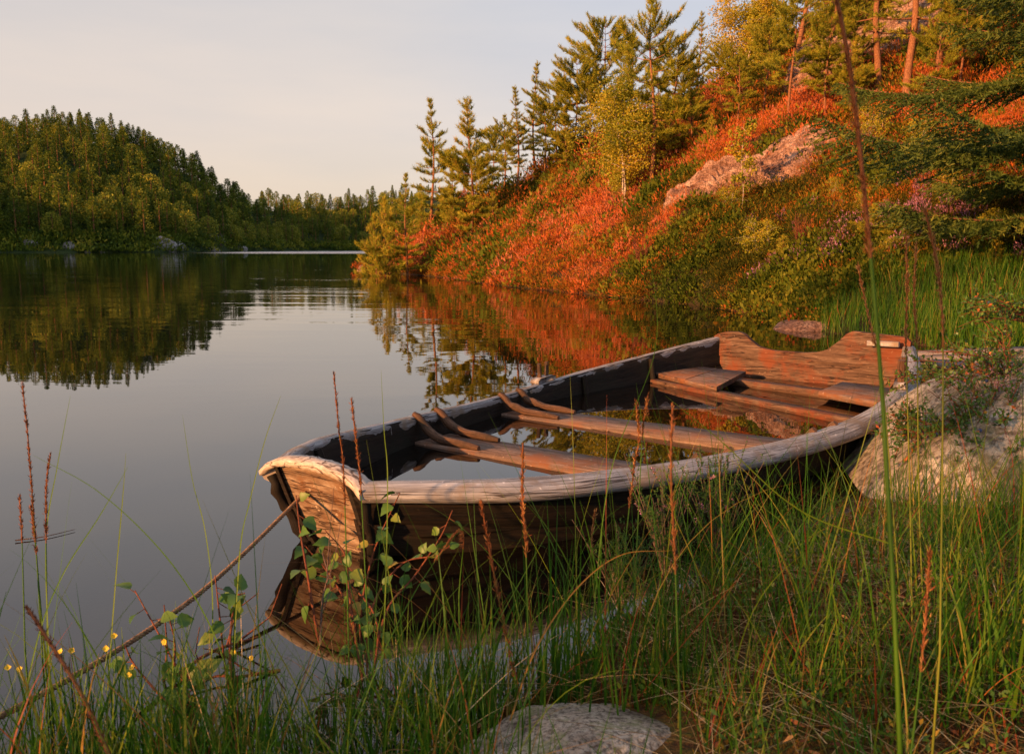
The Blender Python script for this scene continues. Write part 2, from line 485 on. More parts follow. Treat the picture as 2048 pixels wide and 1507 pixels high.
L.new(hh.outputs[0], bm.inputs["Height"])
gl = N.new("ShaderNodeBsdfGlossy"); gl.inputs["Roughness"].default_value = .0; L.new(bm.outputs[0], gl.inputs["Normal"]); L.new(math_node(nt, 'MULTIPLY', rm.outputs[0], .42).outputs[0], gl.inputs['Roughness'])
gl.inputs["Color"].default_value = (.97, .97, .97, 1)
tr = N.new("ShaderNodeBsdfTransparent"); tr.inputs[0].default_value = (.42, .22, .10, 1)
df = N.new("ShaderNodeBsdfDiffuse"); df.inputs[0].default_value = (.010, .008, .006, 1)
m1 = N.new("ShaderNodeMixShader"); m1.inputs[0].default_value = .45
L.new(tr.outputs[0], m1.inputs[1]); L.new(df.outputs[0], m1.inputs[2])
fr = N.new("ShaderNodeFresnel"); fr.inputs[0].default_value = 1.75; L.new(bm.outputs[0], fr.inputs["Normal"])
m2 = N.new("ShaderNodeMixShader"); L.new(fr.outputs[0], m2.inputs[0]); L.new(m1.outputs[0], m2.inputs[1]); L.new(gl.outputs[0], m2.inputs[2])
L.new(m2.outputs[0], N["Material Output"].inputs[0])

def wood_mat(name, dark, mid, light, crack=.55, grain=(1.2, 22), stain=None, rough=.75, bump=.5):
    m, nt, p, N, L = new_mat(name)
    uv = N.new("ShaderNodeUVMap"); uv.uv_map = "uv"
    mp = map_node(nt, uv.outputs[0], (grain[0], grain[1], 1))
    n = noise_node(nt, mp.outputs[0], 3.0, 6, .7, .3)
    n2 = noise_node(nt, mp.outputs[0], 14.0, 3, .6)
    r = ramp_node(nt, [(.28, dark), (.5, mid), (.72, light)], n.outputs[0])
    mp2 = map_node(nt, uv.outputs[0], (grain[0] * .7, grain[1] * 1.5, 1))
    nc = noise_node(nt, mp2.outputs[0], 2.0, 3, .5, .6)
    ck = ramp_node(nt, [(.0, (1, 1, 1)), (crack - .5 + .40, (1, 1, 1)), (crack - .5 + .418, (.22, .18, .16)), (crack - .5 + .428, (.22, .18, .16)), (crack - .5 + .446, (1, 1, 1))], nc.outputs[0])
    c = mix_node(nt, 1.0, r.outputs[0], ck.outputs[0], 'MULTIPLY')
    f = ramp_node(nt, [(.3, (.55, .5, .5)), (.65, (1.15, 1.15, 1.15))], n2.outputs[0])
    c = mix_node(nt, .7, c.outputs[0], f.outputs[0], 'MULTIPLY')
    t = N.new("ShaderNodeTexCoord")
    if stain:
        ns = noise_node(nt, t.outputs["Object"], 4.5, 5, .7)
        sm = ramp_node(nt, [(.48, (0, 0, 0)), (.62, (1, 1, 1))], ns.outputs[0])
        c = mix_node(nt, sm.outputs[0], c.outputs[0], stain)
    nl = noise_node(nt, t.outputs["Object"], 60, 2, .5)
    sp_ = ramp_node(nt, [(.68, (0, 0, 0)), (.74, (1, 1, 1))], nl.outputs[0])
    c = mix_node(nt, math_node(nt, 'MULTIPLY', sp_.outputs[0], .5).outputs[0], c.outputs[0], tuple(min(1, v * 1.5) for v in light))
    L.new(c.outputs[0], p.inputs["Base Color"])
    p.inputs["Roughness"].default_value = rough
    hsum = math_node(nt, 'ADD', math_node(nt, 'MULTIPLY', n.outputs[0], .6).outputs[0], math_node(nt, 'MULTIPLY', ck.outputs[0], .6).outputs[0])
    hsum = math_node(nt, 'ADD', hsum.outputs[0], math_node(nt, 'MULTIPLY', n2.outputs[0], .25).outputs[0])
    bump_node(nt, p, hsum.outputs[0], bump, .006)
    return m
M["rail"] = wood_mat("silver_rail_wood", (.14, .13, .13), (.34, .33, .33), (.58, .56, .55), stain=(.24, .18, .13))
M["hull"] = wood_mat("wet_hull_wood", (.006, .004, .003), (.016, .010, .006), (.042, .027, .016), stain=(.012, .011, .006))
M["transom"] = wood_mat("bare_transom_wood", (.07, .04, .022), (.23, .155, .10), (.42, .33, .24), stain=(.17, .075, .028), bump=.8, grain=(2.2, 11))
M["rim"] = wood_mat("pale_rim_wood", (.38, .31, .25), (.50, .42, .35), (.60, .52, .45), bump=.2, grain=(3, 10))
M["stern"] = wood_mat("orange_stern_wood", (.035, .018, .011), (.10, .055, .033), (.21, .135, .09), stain=(.15, .042, .016), bump=.7, grain=(1.6, 11))
M["thwart"] = wood_mat("brown_seat_wood", (.06, .035, .025), (.17, .11, .08), (.33, .235, .18), stain=(.20, .08, .035), grain=(1.4, 13))
M["knee"] = wood_mat("knee_wood", (.035, .02, .012), (.11, .055, .03), (.24, .15, .09), stain=(.04, .025, .015))
M["dock"] = wood_mat("grey_board_wood", (.10, .08, .075), (.22, .19, .18), (.34, .30, .28))
M["rope"] = wood_mat("rope_fibre", (.10, .05, .025), (.28, .16, .08), (.50, .33, .18), grain=(40, 40), bump=.4)

def rock_mat(name, dark, mid, light, lich, scale=3.0, bump=.9, dist=.05):
    m, nt, p, N, L = new_mat(name)
    t = N.new("ShaderNodeTexCoord")
    n = noise_node(nt, t.outputs["Object"], scale, 8, .65)
    n2 = noise_node(nt, t.outputs["Object"], scale * 12, 4, .7)
    r = ramp_node(nt, [(.32, dark), (.5, mid), (.68, light)], n.outputs[0])
    f = ramp_node(nt, [(.40, (.25, .22, .20)), (.56, (1.2, 1.2, 1.2))], n2.outputs[0])
    c = mix_node(nt, .85, r.outputs[0], f.outputs[0], 'MULTIPLY')
    n3 = noise_node(nt, t.outputs["Object"], scale * 2.3, 5, .75)
    lm = ramp_node(nt, [(.52, (0, 0, 0)), (.62, (1, 1, 1))], n3.outputs[0])
    c = mix_node(nt, math_node(nt, 'MULTIPLY', lm.outputs[0], .7).outputs[0], c.outputs[0], lich)
    L.new(c.outputs[0], p.inputs["Base Color"]); p.inputs["Roughness"].default_value = .9
    hs = math_node(nt, 'ADD', n.outputs[0], math_node(nt, 'MULTIPLY', n2.outputs[0], .25).outputs[0])
    bump_node(nt, p, hs.outputs[0], bump, dist)
    return m
M["boulder"] = rock_mat("boulder_granite", (.10, .08, .06), (.30, .25, .19), (.52, .46, .37), (.13, .12, .06))
M["fgrock"] = rock_mat("speckled_granite", (.20, .15, .11), (.44, .36, .28), (.66, .57, .46), (.25, .24, .10), scale=9, dist=.02)
M["cliff"] = rock_mat("pink_granite", (.14, .06, .04), (.42, .24, .17), (.66, .46, .36), (.14, .06, .03), scale=2.6, dist=.25)
M["farrock"] = rock_mat("grey_far_rock", (.10, .09, .08), (.32, .30, .28), (.5, .47, .44), (.06, .06, .03), scale=.5, dist=.5)
m, nt, p, N, L = new_mat("berry_skin"); M["berry"] = m
p.inputs["Base Color"].default_value = (.03, .05, .13, 1); p.inputs["Roughness"].default_value = .55

# ------------------------------------------------------------------ ground sheet and water
azs = np.unique(np.concatenate([np.linspace(-PI, -.75, 70), np.linspace(-.75, .75, 520), np.linspace(.75, PI, 70)]))
rs = np.concatenate([[0.02], np.exp(np.linspace(math.log(.25), math.log(60), 330)), np.exp(np.linspace(math.log(62), math.log(700), 90)), [1000, 1600, 3000]])
AZ, RR = np.meshgrid(azs, rs, indexing='ij')
GX, GY = RR * np.sin(AZ), RR * np.cos(AZ)
GZ = ground(GX, GY)
mb = MB(); mb.add(np.stack([GX, GY, GZ], -1), grid_faces(len(azs), len(rs)))
g = mb.build("ground", M["ground"], smooth=True); tag(g, kind="structure")
mb = MB()
wx = np.array([-3500, -600, -200, -60, -20, -6, 6, 20, 60, 200, 600, 3500.]); wy = wx.copy()
WX, WY = np.meshgrid(wx, wy, indexing='ij')
mb.add(np.stack([WX, WY, WX * 0], -1), grid_faces(12, 12))
w = mb.build("water", M["water"]); tag(w, kind="structure")
# ------------------------------------------------------------------ the rowing boat (local x = to the near side, y = towards the stern)
BX, BY, BAZ, BL, BROLL = -0.5546, 2.4984, 0.6749, 3.874, -0.0153
KW = np.array([0, .08, .2, .4, .65, .85, 1]); VW = np.array([.1975, .4326, .6045, .7691, .8583, .7483, .5971])
KZ = np.array([0, .25, .5, .75, 1]); VZ = np.array([.2634, .2000, .1785, .2314, .3286])
def herm(S, K, v):
    S = np.asarray(S, float); m = np.gradient(v, K)
    i = np.clip(np.searchsorted(K, S, side='right') - 1, 0, len(K) - 2)
    h = K[i + 1] - K[i]; t = (S - K[i]) / h
    return (2 * t ** 3 - 3 * t ** 2 + 1) * v[i] + (t ** 3 - 2 * t ** 2 + t) * h * m[i] + (-2 * t ** 3 + 3 * t ** 2) * v[i + 1] + (t ** 3 - t ** 2) * h * m[i + 1]
bW = lambda s: herm(s, KW, VW)
bZ = lambda s: herm(s, KZ, VZ)
bK = lambda s: np.interp(s, [0, .12, .3, .6, 1], [-.12, -.24, -.34, -.36, -.30])
def ring(s, q, side, out=0.0):
    """hull surface point: s along 0..1, q 0 gunwale .. 1 chine .. 1.25 keel line"""
    s, q = np.broadcast_arrays(np.asarray(s, float), np.asarray(q, float))
    bow = np.interp(s, [0, .25], [1, 0])
    a = np.interp(q, [0, .25, .5, .75, 1, 1.25], [1, .975, .90, .72, .44, 0])
    a2 = np.interp(q, [0, .25, .5, .75, 1, 1.25], [1, .92, .76, .54, .32, 0])
    a = a * (1 - bow) + a2 * bow
    b = np.interp(q, [0, .25, .5, .75, 1, 1.25], [0, .28, .57, .82, .98, 1.0])
    z = bZ(s) + (bK(s) - bZ(s)) * b
    rake = np.interp(s, [0, .2, .85, 1], [.36, 0, 0, -.10])
    return np.stack([side * (bW(s) * a + out), s * BL + rake * (bZ(s) - z), z + 0 * s], -1)

boat = empty("rowing_boat", (BX, BY, -.012), (0, BROLL, -BAZ))
tag(boat, "old waterlogged wooden rowing boat, half sunk beside the grassy bank and boulder", "rowing boat")
SS = np.concatenate([[-.012, 0, .015, .03, .045, .06, .08], np.linspace(.1, 1.008, 54)])
# clinker planking, each strake a solid strip whose lower edge stands out over the next
mb = MB()
qb = [0, .27, .53, .78, 1.0, 1.25]
for side in (-1, 1):
    for k in range(5):
        q0, q1 = qb[k], qb[k + 1] + (.035 if k < 4 else 0)
        qs = np.linspace(q0, q1, 5)
        uv = np.stack(np.broadcast_arrays((SS * BL)[:, None], (qs * .5 + side + k)[None]), -1)
        wob = .003 * (fbm(SS[:, None] * 30 + k * 9, qs[None] * 9 + side * 5, 2) - .5)
        O = ring(SS[:, None], qs[None], side, (.012 * (qs - q0) / (q1 - q0))[None] + wob + .006)
        I = ring(SS[:, None], qs[None], side, (.012 * (qs - q0) / (q1 - q0))[None] - .012)
        P = np.concatenate([O, I[:, ::-1]], 1)
        U = np.concatenate([uv, uv[:, ::-1]], 1)
        mb.add(P, grid_faces(61, 10, True), .5, U)
        for e_ in (0, 60):
            mb.add(P[e_], np.array([[0, 1, 8, 9], [1, 2, 7, 8], [2, 3, 6, 7], [3, 4, 5, 6]]), .5, U[e_])
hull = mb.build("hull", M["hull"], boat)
# gunwale rails
prof = np.array([(-.016, -.050), (-.018, -.012), (-.014, .002), (0, .006), (.02, .008), (.04, .004), (.056, -.004), (.068, -.018), (.070, -.034), (.060, -.050), (.036, -.060), (.012, -.062)])
pu = np.concatenate([[0], np.cumsum(np.hypot(*np.diff(prof, axis=0).T))])
for side in (-1, 1):
    mb = MB()
    S2 = np.linspace(-.004, 1.012, 150)
    n = len(S2)
    base = np.stack([side * bW(S2), S2 * BL, bZ(S2)], -1)
    T = unit(np.gradient(base[:, :2], axis=0)); Nn = np.stack([T[:, 1], -T[:, 0]], -1) * side
    wgt = np.interp(S2, [0, .08, .6, .9, 1], [.75, 1, 1.12, 1.25, .9]) if side > 0 else np.interp(S2, [0, .5, 1], [.8, .72, .72])
    jit = 1 + .10 * (fbm(S2 * 40 + side, S2 * 0 + 3, 3) - .5)
    o = prof[None, :, 0] * (wgt * jit)[:, None]; zz = prof[None, :, 1] * np.interp(wgt, [.7, 1.2], [.85, 1.1])[:, None]
    gouge = .010 * (fbm(S2[:, None] * 55, pu[None] * 40 + 4 + side, 3) - .5)
    V = np.empty((n, 12, 3))
    V[..., 0] = base[:, None, 0] + Nn[:, None, 0] * (o + gouge)
    V[..., 1] = base[:, None, 1] + Nn[:, None, 1] * (o + gouge)
    V[..., 2] = base[:, None, 2] + zz + gouge * .5
    uv = np.stack(np.broadcast_arrays((S2 * BL)[:, None], (pu * 1.0 + 2 + side)[None]), -1)
    mb.add(V, grid_faces(n, 12, True), .5, uv)
    for k in (0, n - 1):
        c = V[k].mean(0)
        mb.add(np.concatenate([V[k], c[None]]), np.stack([np.arange(12), (np.arange(12) + 1) % 12, np.full(12, 12)], 1), .5, np.full((13, 2), .01))
    r_ = mb.build("gunwale_rail", M["rail"], boat, smooth=True)
    tag(r_, "thick rounded silver grey rail nearest the bank" if side > 0 else "thin straight grey rail on the lake side")

def slab_from_outline(mb, top, bot, m_off, th, uvs=1.0, rows=8, rakef=None):
    """board standing across the boat: top and bottom outline points (t,z); m_off(t,z)->m ; thickness th towards +m"""
    nU = len(top)
    f = np.linspace(0, 1, rows)
    G = top[:, None] * (1 - f)[None, :, None] + bot[:, None] * f[None, :, None]        # nU,rows,2
    A = np.stack([G[..., 0], m_off(G[..., 0], G[..., 1]), G[..., 1]], -1)
    B = A + np.array([0, th, 0])
    uv = np.stack([G[..., 0], G[..., 1]], -1) * uvs + 5
    F = grid_faces(nU, rows)
    mb.add(A, F, .5, uv); mb.add(B, F[:, ::-1], .5, uv)
    for sl in ((slice(None), 0), (slice(None), rows - 1), (0, slice(None)), (nU - 1, slice(None))):
        a, b, u = A[sl], B[sl], uv[sl]
        E_ = np.stack([a, b], 1)
        mb.add(E_, grid_faces(len(a), 2), .5, np.repeat(u, 2, 0) + np.tile([[0, 0], [0, .03]], (len(a), 1)))

# bow transom: arched board with ragged laps
us = np.linspace(-1, 1, 33)
W0, Z0, K0 = bW(0), bZ(0), bK(0)
def ring_half(z, s=0.0):
    qq = np.linspace(0, 1.25, 40); R = ring(s, qq, 1)
    return np.interp(-z, -R[:, 2], R[:, 0])
mb = MB()
ZT = lambda u: Z0 - .012 + .034 * (1 - np.abs(u) ** 2.4)
zr = [0, .42, .72, 1.0]
for k in range(3):        # three boards, the upper ones standing a little proud
    def zrow(f, u=us):
        zt = ZT(u); zb = K0 - .01
        zz = zt + (zb - zt) * f
        return zz + (.006 * np.sin(u * 9 + k * 3) + .012 * (fbm(u * 6 + k * 7, u * 0, 3) - .5) if 0 < f < 1 else 0)
    zt_, zb_ = zrow(zr[k]), zrow(zr[k + 1])
    ext = -.004
    top = np.stack([us * (ring_half(zt_) + ext * 1), zt_], -1)
    bot = np.stack([us * (ring_half(zb_) + ext * 1), zb_], -1)
    proud = [-.030, -.020, -.012][k]
    slab_from_outline(mb, top, bot, lambda t, z: .36 * (Z0 - z) + proud + .004 * (fbm(t * 40, z * 40, 3) - .5), .045 - .006 * k, rows=12)
bt = mb.build("bow_transom", M["transom"], boat); tag(bt, "small arched bow board of bare weathered orange wood")
# pale rim on top of it
mb = MB()
P = np.stack([us * (W0 + .030), np.full(33, -.022), ZT(us) + .010 - .018 * np.abs(us) ** 6], -1)
pr = np.array([(-.034, -.012), (-.036, .004), (-.026, .012), (0, .014), (.024, .012), (.032, .003), (.030, -.012)])
V = P[:, None] + np.stack([np.zeros(7), pr[:, 0], pr[:, 1]], -1)[None] + (rng.normal(size=(33, 7, 3)) * .0012)
uv = np.stack(np.broadcast_arrays((us * .3)[:, None], (np.arange(7) * .012)[None]), -1)
mb.add(V, grid_faces(33, 7, True), .5, uv + 3)
for k in (0, 32): mb.add(V[k], np.array([[0, 1, 5, 6], [1, 2, 4, 5]]), .5, np.full((7, 2), .01)); mb.add(V[k], np.array([[2, 3, 4]]), .5, np.full((7, 2), .01))
mb.build("transom_rim", M["rim"], boat, smooth=True)
# frayed side battens of the bow board (ends of the planks)
for side in (-1, 1):
    mb = MB()
    zs = np.linspace(Z0 - .03, K0 + .02, 14)
    hw = ring_half(zs)
    P = np.stack([side * (hw + .012 + .006 * rng.random(14)), .36 * (Z0 - zs) - .045 + .008 * rng.random(14), zs], -1)
    tube(mb, P, .014 + .007 * rng.random(14), 6, wob=.2)
    mb.build("plank_end", M["hull"], boat)
# stern transom with sculling notch
un = np.array([-1, -.95, -.86, -.72, -.66, -.58, -.5, -.42, -.3, 0, .12, .22, .32, .40, .46, .6, .8, .95, 1.0])
hz = np.array([.01, .03, .042, .045, .032, -.008, -.042, -.058, -.066, -.068, -.060, -.040, .010, .062, .082, .074, .066, .058, .03])
u2 = np.linspace(-1, 1, 81)
W1, Z1, K1 = bW(1), bZ(1), bK(1)
top = np.stack([u2 * (W1 + .03), Z1 + np.interp(u2, un, hz)], -1)
zlow = np.full(81, K1)
half_low = ring_half(K1 + .02, 1.0)
mid_z = Z1 - .12
mid = np.stack([u2 * (ring_half(mid_z, 1.0) + .025), np.full(81, mid_z)], -1)
bot = np.stack([u2 * half_low, zlow], -1)
mb = MB()
slab_from_outline(mb, top, mid, lambda t, z: BL - .10 * (Z1 - z) + .006 * (fbm(t * 9, z * 50, 2) - .5), .04, rows=6)
slab_from_outline(mb, mid, bot, lambda t, z: BL - .10 * (Z1 - z) + .008, .032, rows=10)
st_ = mb.build("stern_transom", M["stern"], boat); tag(st_, "wide stern board with a sculling notch, red brown wood")

def board(name, t0, t1, m0, m1, z0, th, mat, parent=None, skew=0.0, n=9, rag=.004, crown=0.0):
    """flat board across the boat, rounded long edges"""
    mb = MB()
    t = np.linspace(t0, t1, n)
    pr = np.array([(0, -.35), (0, -.9), (.02, -1), (.98, -1), (1, -.9), (1, -.1), (.98, 0), (.5, .0), (.02, 0)])
    pr[:, 0] = pr[:, 0] * (m1 - m0) + m0; pr[:, 1] *= th
    V = np.zeros((n, 9, 3))
    V[..., 0] = t[:, None]
    V[..., 1] = pr[None, :, 0] + skew * (t - t0)[:, None] + rag * (rng.random((n, 1)) - .5) * 2
    V[..., 2] = z0 + pr[None, :, 1] + crown * np.sin(np.linspace(0, PI, n))[:, None]
    pl = np.concatenate([[0], np.cumsum(np.hypot(*np.diff(pr, axis=0).T))])
    uo = rng.random() * 10
    uv = np.stack(np.broadcast_arrays(t[:, None] + uo, pl[None]), -1)
    mb.add(V, grid_faces(n, 9, True), .5, uv)
    for k in (0, n - 1):
        mb.add(np.concatenate([V[k], V[k].mean(0)[None]]), np.stack([np.arange(9), (np.arange(9) + 1) % 9, np.full(9, 9)], 1), .5, np.full((10, 2), .01))
    return mb.build(name, mat, parent or boat)
wi = lambda m, z: float(np.interp(-z, -ring(m / BL, np.linspace(0, 1.2, 30), 1)[:, 2], ring(m / BL, np.linspace(0, 1.2, 30), 1)[:, 0])) - .02
board("thwart", -wi(1.08, .10), wi(1.15, .10), 1.03, 1.26, .096, .038, M["thwart"])
board("thwart", -wi(1.8, .10), wi(1.9, .10), 1.77, 2.00, .098, .038, M["thwart"])
def quad_board(name, c, th, mat, n=8):
    """board from four top corners (t, m, z): front far, front near, back near, back far"""
    c = np.array(c, float); u = np.linspace(0, 1, n); mb = MB()
    F_ = c[0] + (c[1] - c[0]) * u[:, None]; B_ = c[3] + (c[2] - c[3]) * u[:, None]
    F_[:, 1] += (rng.random(n) - .5) * .008; B_[:, 1] += (rng.random(n) - .5) * .008
    dz = np.array([0, 0, th]); e = np.array([0, .004, .004])
    R = np.stack([F_ - dz, F_ - [0, 0, .004], F_ + [0, .004, 0], B_ - [0, .004, 0], B_ - [0, 0, .004], B_ - dz], 1)
    pl = np.array([0, th, th + .004, th + .3, th + .304, th * 2 + .3]); uo = rng.random() * 9
    uv = np.stack(np.broadcast_arrays((F_[:, 0] + uo)[:, None], pl[None]), -1)
    mb.add(R, grid_faces(n, 6, True), .5, uv)
    for k in (0, n - 1): mb.add(R[k], np.array([[0, 1, 4, 5], [1, 2, 3, 4]]), .5, np.full((6, 2), .01))
    return mb.build(name, mat, boat)
quad_board("bench_beam", [(-wi(3.2, .11), 3.20, .112), (wi(2.7, .10), 2.56, .100), (wi(2.7, .10), 2.64, .100), (-wi(3.2, .11), 3.28, .112)], .05, M["stern"])
quad_board("bench_beam", [(-wi(3.5, .12) , 3.50, .125), (wi(3.3, .12), 3.22, .112), (wi(3.3, .12), 3.30, .112), (-wi(3.5, .12), 3.58, .125)], .05, M["stern"])
quad_board("seat_board", [(-wi(3.25, .14) - .01, 3.27, .145), (-.45, 3.12, .143), (-.50, 3.68, .146), (-wi(3.6, .14), 3.70, .148)], .030, M["thwart"])
quad_board("seat_board", [(-.445, 3.115, .141), (-.17, 2.97, .140), (-.30, 3.66, .143), (-.495, 3.68, .145)], .030, M["thwart"])
quad_board("seat_board", [(.34, 3.17, .132), (wi(2.9, .12) + .01, 2.96, .126), (wi(3.5, .12), 3.52, .130), (.33, 3.60, .134)], .032, M["thwart"])
# rain water standing inside the hull, just below the seats
mb = MB(); zb = .066
ms = np.linspace(.02, BL - .02, 60)
hw = np.array([wi(m_, zb) + .012 for m_ in ms])
V = np.stack([np.stack([-hw, ms, 0 * ms + zb], -1), np.stack([0 * hw, ms, 0 * ms + zb], -1), np.stack([hw, ms, 0 * ms + zb], -1)], 1)
R_ = np.array([[math.cos(BAZ), math.sin(BAZ)], [-math.sin(BAZ), math.cos(BAZ)]])
W3 = V.copy(); W3[..., 0] = BX + V[..., 0] * math.cos(BAZ) + V[..., 1] * math.sin(BAZ); W3[..., 1] = BY - V[..., 0] * math.sin(BAZ) + V[..., 1] * math.cos(BAZ)
ok_ = ms > .10
mb.add(W3[ok_], grid_faces(int(ok_.sum()), 3)[:, ::-1])
bw = mb.build("bilge_water", M["water"]); tag(bw, kind="structure")
# grown knees, pairs on both sides of each thwart
def knee(m, side, zt, s_):
    mb = MB()
    g_ = bW(m / BL); zg = bZ(m / BL)
    path = smooth_curve([(g_ + .004, 0, zg + .016), (g_ - .030, .004, zg - .004), (g_ - .062, .006, zg - .04), (g_ - .105, .005, zt + .034), (g_ - .17, .002, zt + .018), (g_ - .27, 0, zt + .016), (g_ - .37, -.002, zt + .010)], 22)
    if side > 0: path[:, 0] = g_ - (g_ - path[:, 0]) * .5
    path[:, 0] *= side; path[:, 1] += m
    R = np.interp(np.linspace(0, 1, 22), [0, .1, .4, .6, .9, 1], [.015, .020, .027, .025, .020, .013])
    tube(mb, path, R * s_, 9, wob=.04)
    return mb.build("knee", M["knee"], boat, smooth=True)
for side in (-1, 1):
    for m_, zt in ((1.06, .096), (1.235, .096), (1.80, .098), (1.975, .098)):
        knee(m_, side, zt, .80)
# ribs up the inside of the planking
for side in (-1, 1):
    for m_ in (.30, 2.60, 3.22):
        mb = MB()
        qq = np.linspace(.03, 1.15, 14)
        P = ring(m_ / BL, qq, side, -.022)
        tube(mb, P, .017, 6, wob=.03)
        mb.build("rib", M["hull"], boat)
# thole blocks with their pins
def thole(m, side, hgt, rad, ln=.17):
    s = m / BL; c = np.array([side * (bW(s) + .022), m, bZ(s) + .008])
    tdir = unit(np.array([side * (bW(s + .01) - bW(s - .01)), .02 * BL, bZ(s + .01) - bZ(s - .01)]))
    across = unit(np.cross(tdir, [0, 0, 1.0])); upv = np.cross(across, tdir)
    mb = MB()
    prl = np.array([(-.5, 0), (-.5, .55), (-.36, 1), (.36, 1), (.5, .6), (.5, 0)])
    pts = []
    for w_ in (-.028, .028):
        for a_, h_ in prl: pts.append(c + tdir * a_ * ln + across * w_ + upv * h_ * .028)
    pts = np.array(pts)
    mb.add(pts, np.array([[i, (i + 1) % 6, 6 + (i + 1) % 6, 6 + i] for i in range(6)] + [[0, 1, 2, 3], [0, 3, 4, 5], [6, 9, 8, 7], [6, 11, 10, 9]]), .5, np.stack([(pts - c) @ tdir, (pts - c) @ across + .1], -1))
    bl_ = mb.build("thole_block", M["rail"], boat)
    for q_, lean in ((-.032, -.05), (.036, .06)):
        mb = MB()
        a_ = c + tdir * q_ + upv * .02
        d_ = unit(upv + tdir * lean)
        tube(mb, np.array([a_, a_ + d_ * hgt * .5, a_ + d_ * hgt]), [rad, rad * 1.05, rad * .95], 10)
        mb.build("thole_pin", M["knee"], bl_)
thole(.585 * BL, -1, .085, .012)
thole(.745 * BL, 1, .115, .018)
# cleat strip on the near stern corner
board("corner_batten", .40, W1 - .02, BL - .075, BL - .045, Z1 + .035, .03, M["rail"], skew=.02)

# mooring rope
mb = MB()
A_ = at(596, 1000, 2.48); Bp = at(20, 1422, 1.42); C_ = at(-420, 1600, 1.05)
rp = smooth_curve([A_ + (A_ - Bp) * .02 + np.array([0, .03, 0]), A_, A_ * .5 + Bp * .5 + np.array([0, 0, -.05]), Bp, C_], 420)
ln = np.concatenate([[0], np.cumsum(np.linalg.norm(np.diff(rp, axis=0), axis=1))])
T = unit(np.gradient(rp, axis=0)); a1 = unit(np.cross(T, [0, 0, 1.0])); a2 = np.cross(T, a1)
for k in range(3):
    ph = ln / .032 * 2 * PI + k * 2 * PI / 3
    P = rp + .0033 * (np.cos(ph)[:, None] * a1 + np.sin(ph)[:, None] * a2)
    tube(mb, P, .0035, 5, cap=False)
for k in range(260):
    i = rng.integers(5, 410)
    tris(mb, rp[i:i + 1], T[i:i + 1] * .6 + rng.normal(size=(1, 3)) * .5, .014, .0012)
rope = mb.build("mooring_rope", M["rope"]); tag(rope, "twisted brown mooring rope running from the bow board down into the grass", "rope")

# landing stage behind the stern
stage = empty("landing_stage", (3.0, 6.45, 0))
tag(stage, "grey board landing stage at the water's edge beyond the boat's stern", "landing stage")
for k in range(4):
    mb = MB()
    y0_ = 6.62 - k * .26; x0_ = 2.93 + (.02, .05, .0, .06)[k]; x1_ = 4.75
    pts = np.array([(x0_, y0_ - .245, .13), (x1_, y0_ - .20, .20), (x1_, y0_ + .05, .20), (x0_, y0_, .13)]) - [3.0, 6.45, 0]
    V = np.concatenate([pts, pts - [0, 0, .035]])
    F = np.array([[0, 1, 2, 3], [7, 6, 5, 4], [0, 4, 5, 1], [1, 5, 6, 2], [2, 6, 7, 3], [3, 7, 4, 0]])
    mb.add(V, F, .5, V[:, :2] + k * 3)
    mb.build("plank", M["dock"], stage)
for px_, py_ in ((.12, .02), (.15, -.8)):
    mb = MB(); tube(mb, [(px_, py_, .09), (px_, py_, -.5)], .04, 8, wob=.05); mb.build("post", M["dock"], stage)
mb = MB(); tube(mb, [(.1, .14, .065), (.12, -.95, .065)], .03, 6); mb.build("crossbeam", M["dock"], stage)

# ------------------------------------------------------------------ rocks
def rock(name, c, r, seed, mat, label, cat, rot=0.0, amp=.22, group=None, res=(90, 45), freq=1.6, flat=1.0):
    mb = MB()
    th = np.linspace(0, PI, res[1]); ph = np.linspace(0, 2 * PI, res[0], endpoint=False)
    TH, PH = np.meshgrid(th, ph, indexing='ij')
    D = np.stack([np.sin(TH) * np.cos(PH), np.sin(TH) * np.sin(PH), np.cos(TH)], -1)
    def n3(sc, o):
        return fbm(D[..., 0] * sc + D[..., 2] * sc * .7 + seed * 3.1, D[..., 1] * sc - D[..., 2] * sc * .6 + seed * 1.7 + o, 5) - .5
    k = 1 + amp * 2 * n3(freq, 0) + amp * .5 * n3(freq * 3.3, 9)
    kk = D * k[..., None]
    # facet it a little
    for f_ in range(9):
        nrm = unit(np.random.default_rng(seed * 10 + f_).normal(size=3)); lim = .78 + .14 * np.random.default_rng(seed + f_ * 3).random()
        dd = kk @ nrm
        kk = np.where((dd > lim)[..., None], kk - (dd - lim)[..., None] * nrm * .8, kk)
    V = kk * np.array(r)
    mb.add(V, grid_faces(res[1], res[0], True))
    o = mb.build(name, mat, smooth=True)
    o.location = c; o.rotation_euler = (0, 0, rot)
    return tag(o, label, cat, group)
rock("boulder", (2.10, 3.26, -.16), (.86, .80, .68), 3, M["boulder"], "large pale granite boulder leaning against the near side of the boat's stern", "boulder", .4, .12)
rock("rock", (.12, 1.40, -.04), (.27, .19, .14), 5, M["fgrock"], "low speckled grey rock at the water's edge, in the bottom foreground", "rock", .2, .12)
h_ = hit(728, 541); rock("rock", (h_[0] + .35, h_[1] + .3, -.05), (.75, .6, .42), 8, M["cliff"], "pink rock at the very tip of the point", "rock", .5, .15, res=(48, 24))
rock("rock", (3.36, 10.0, -.05), (.42, .40, .17), 11, M["cliff"], "low reddish rock rising from the water beyond the boat's stern", "rock", .3, .15, res=(48, 24))
BARE = []
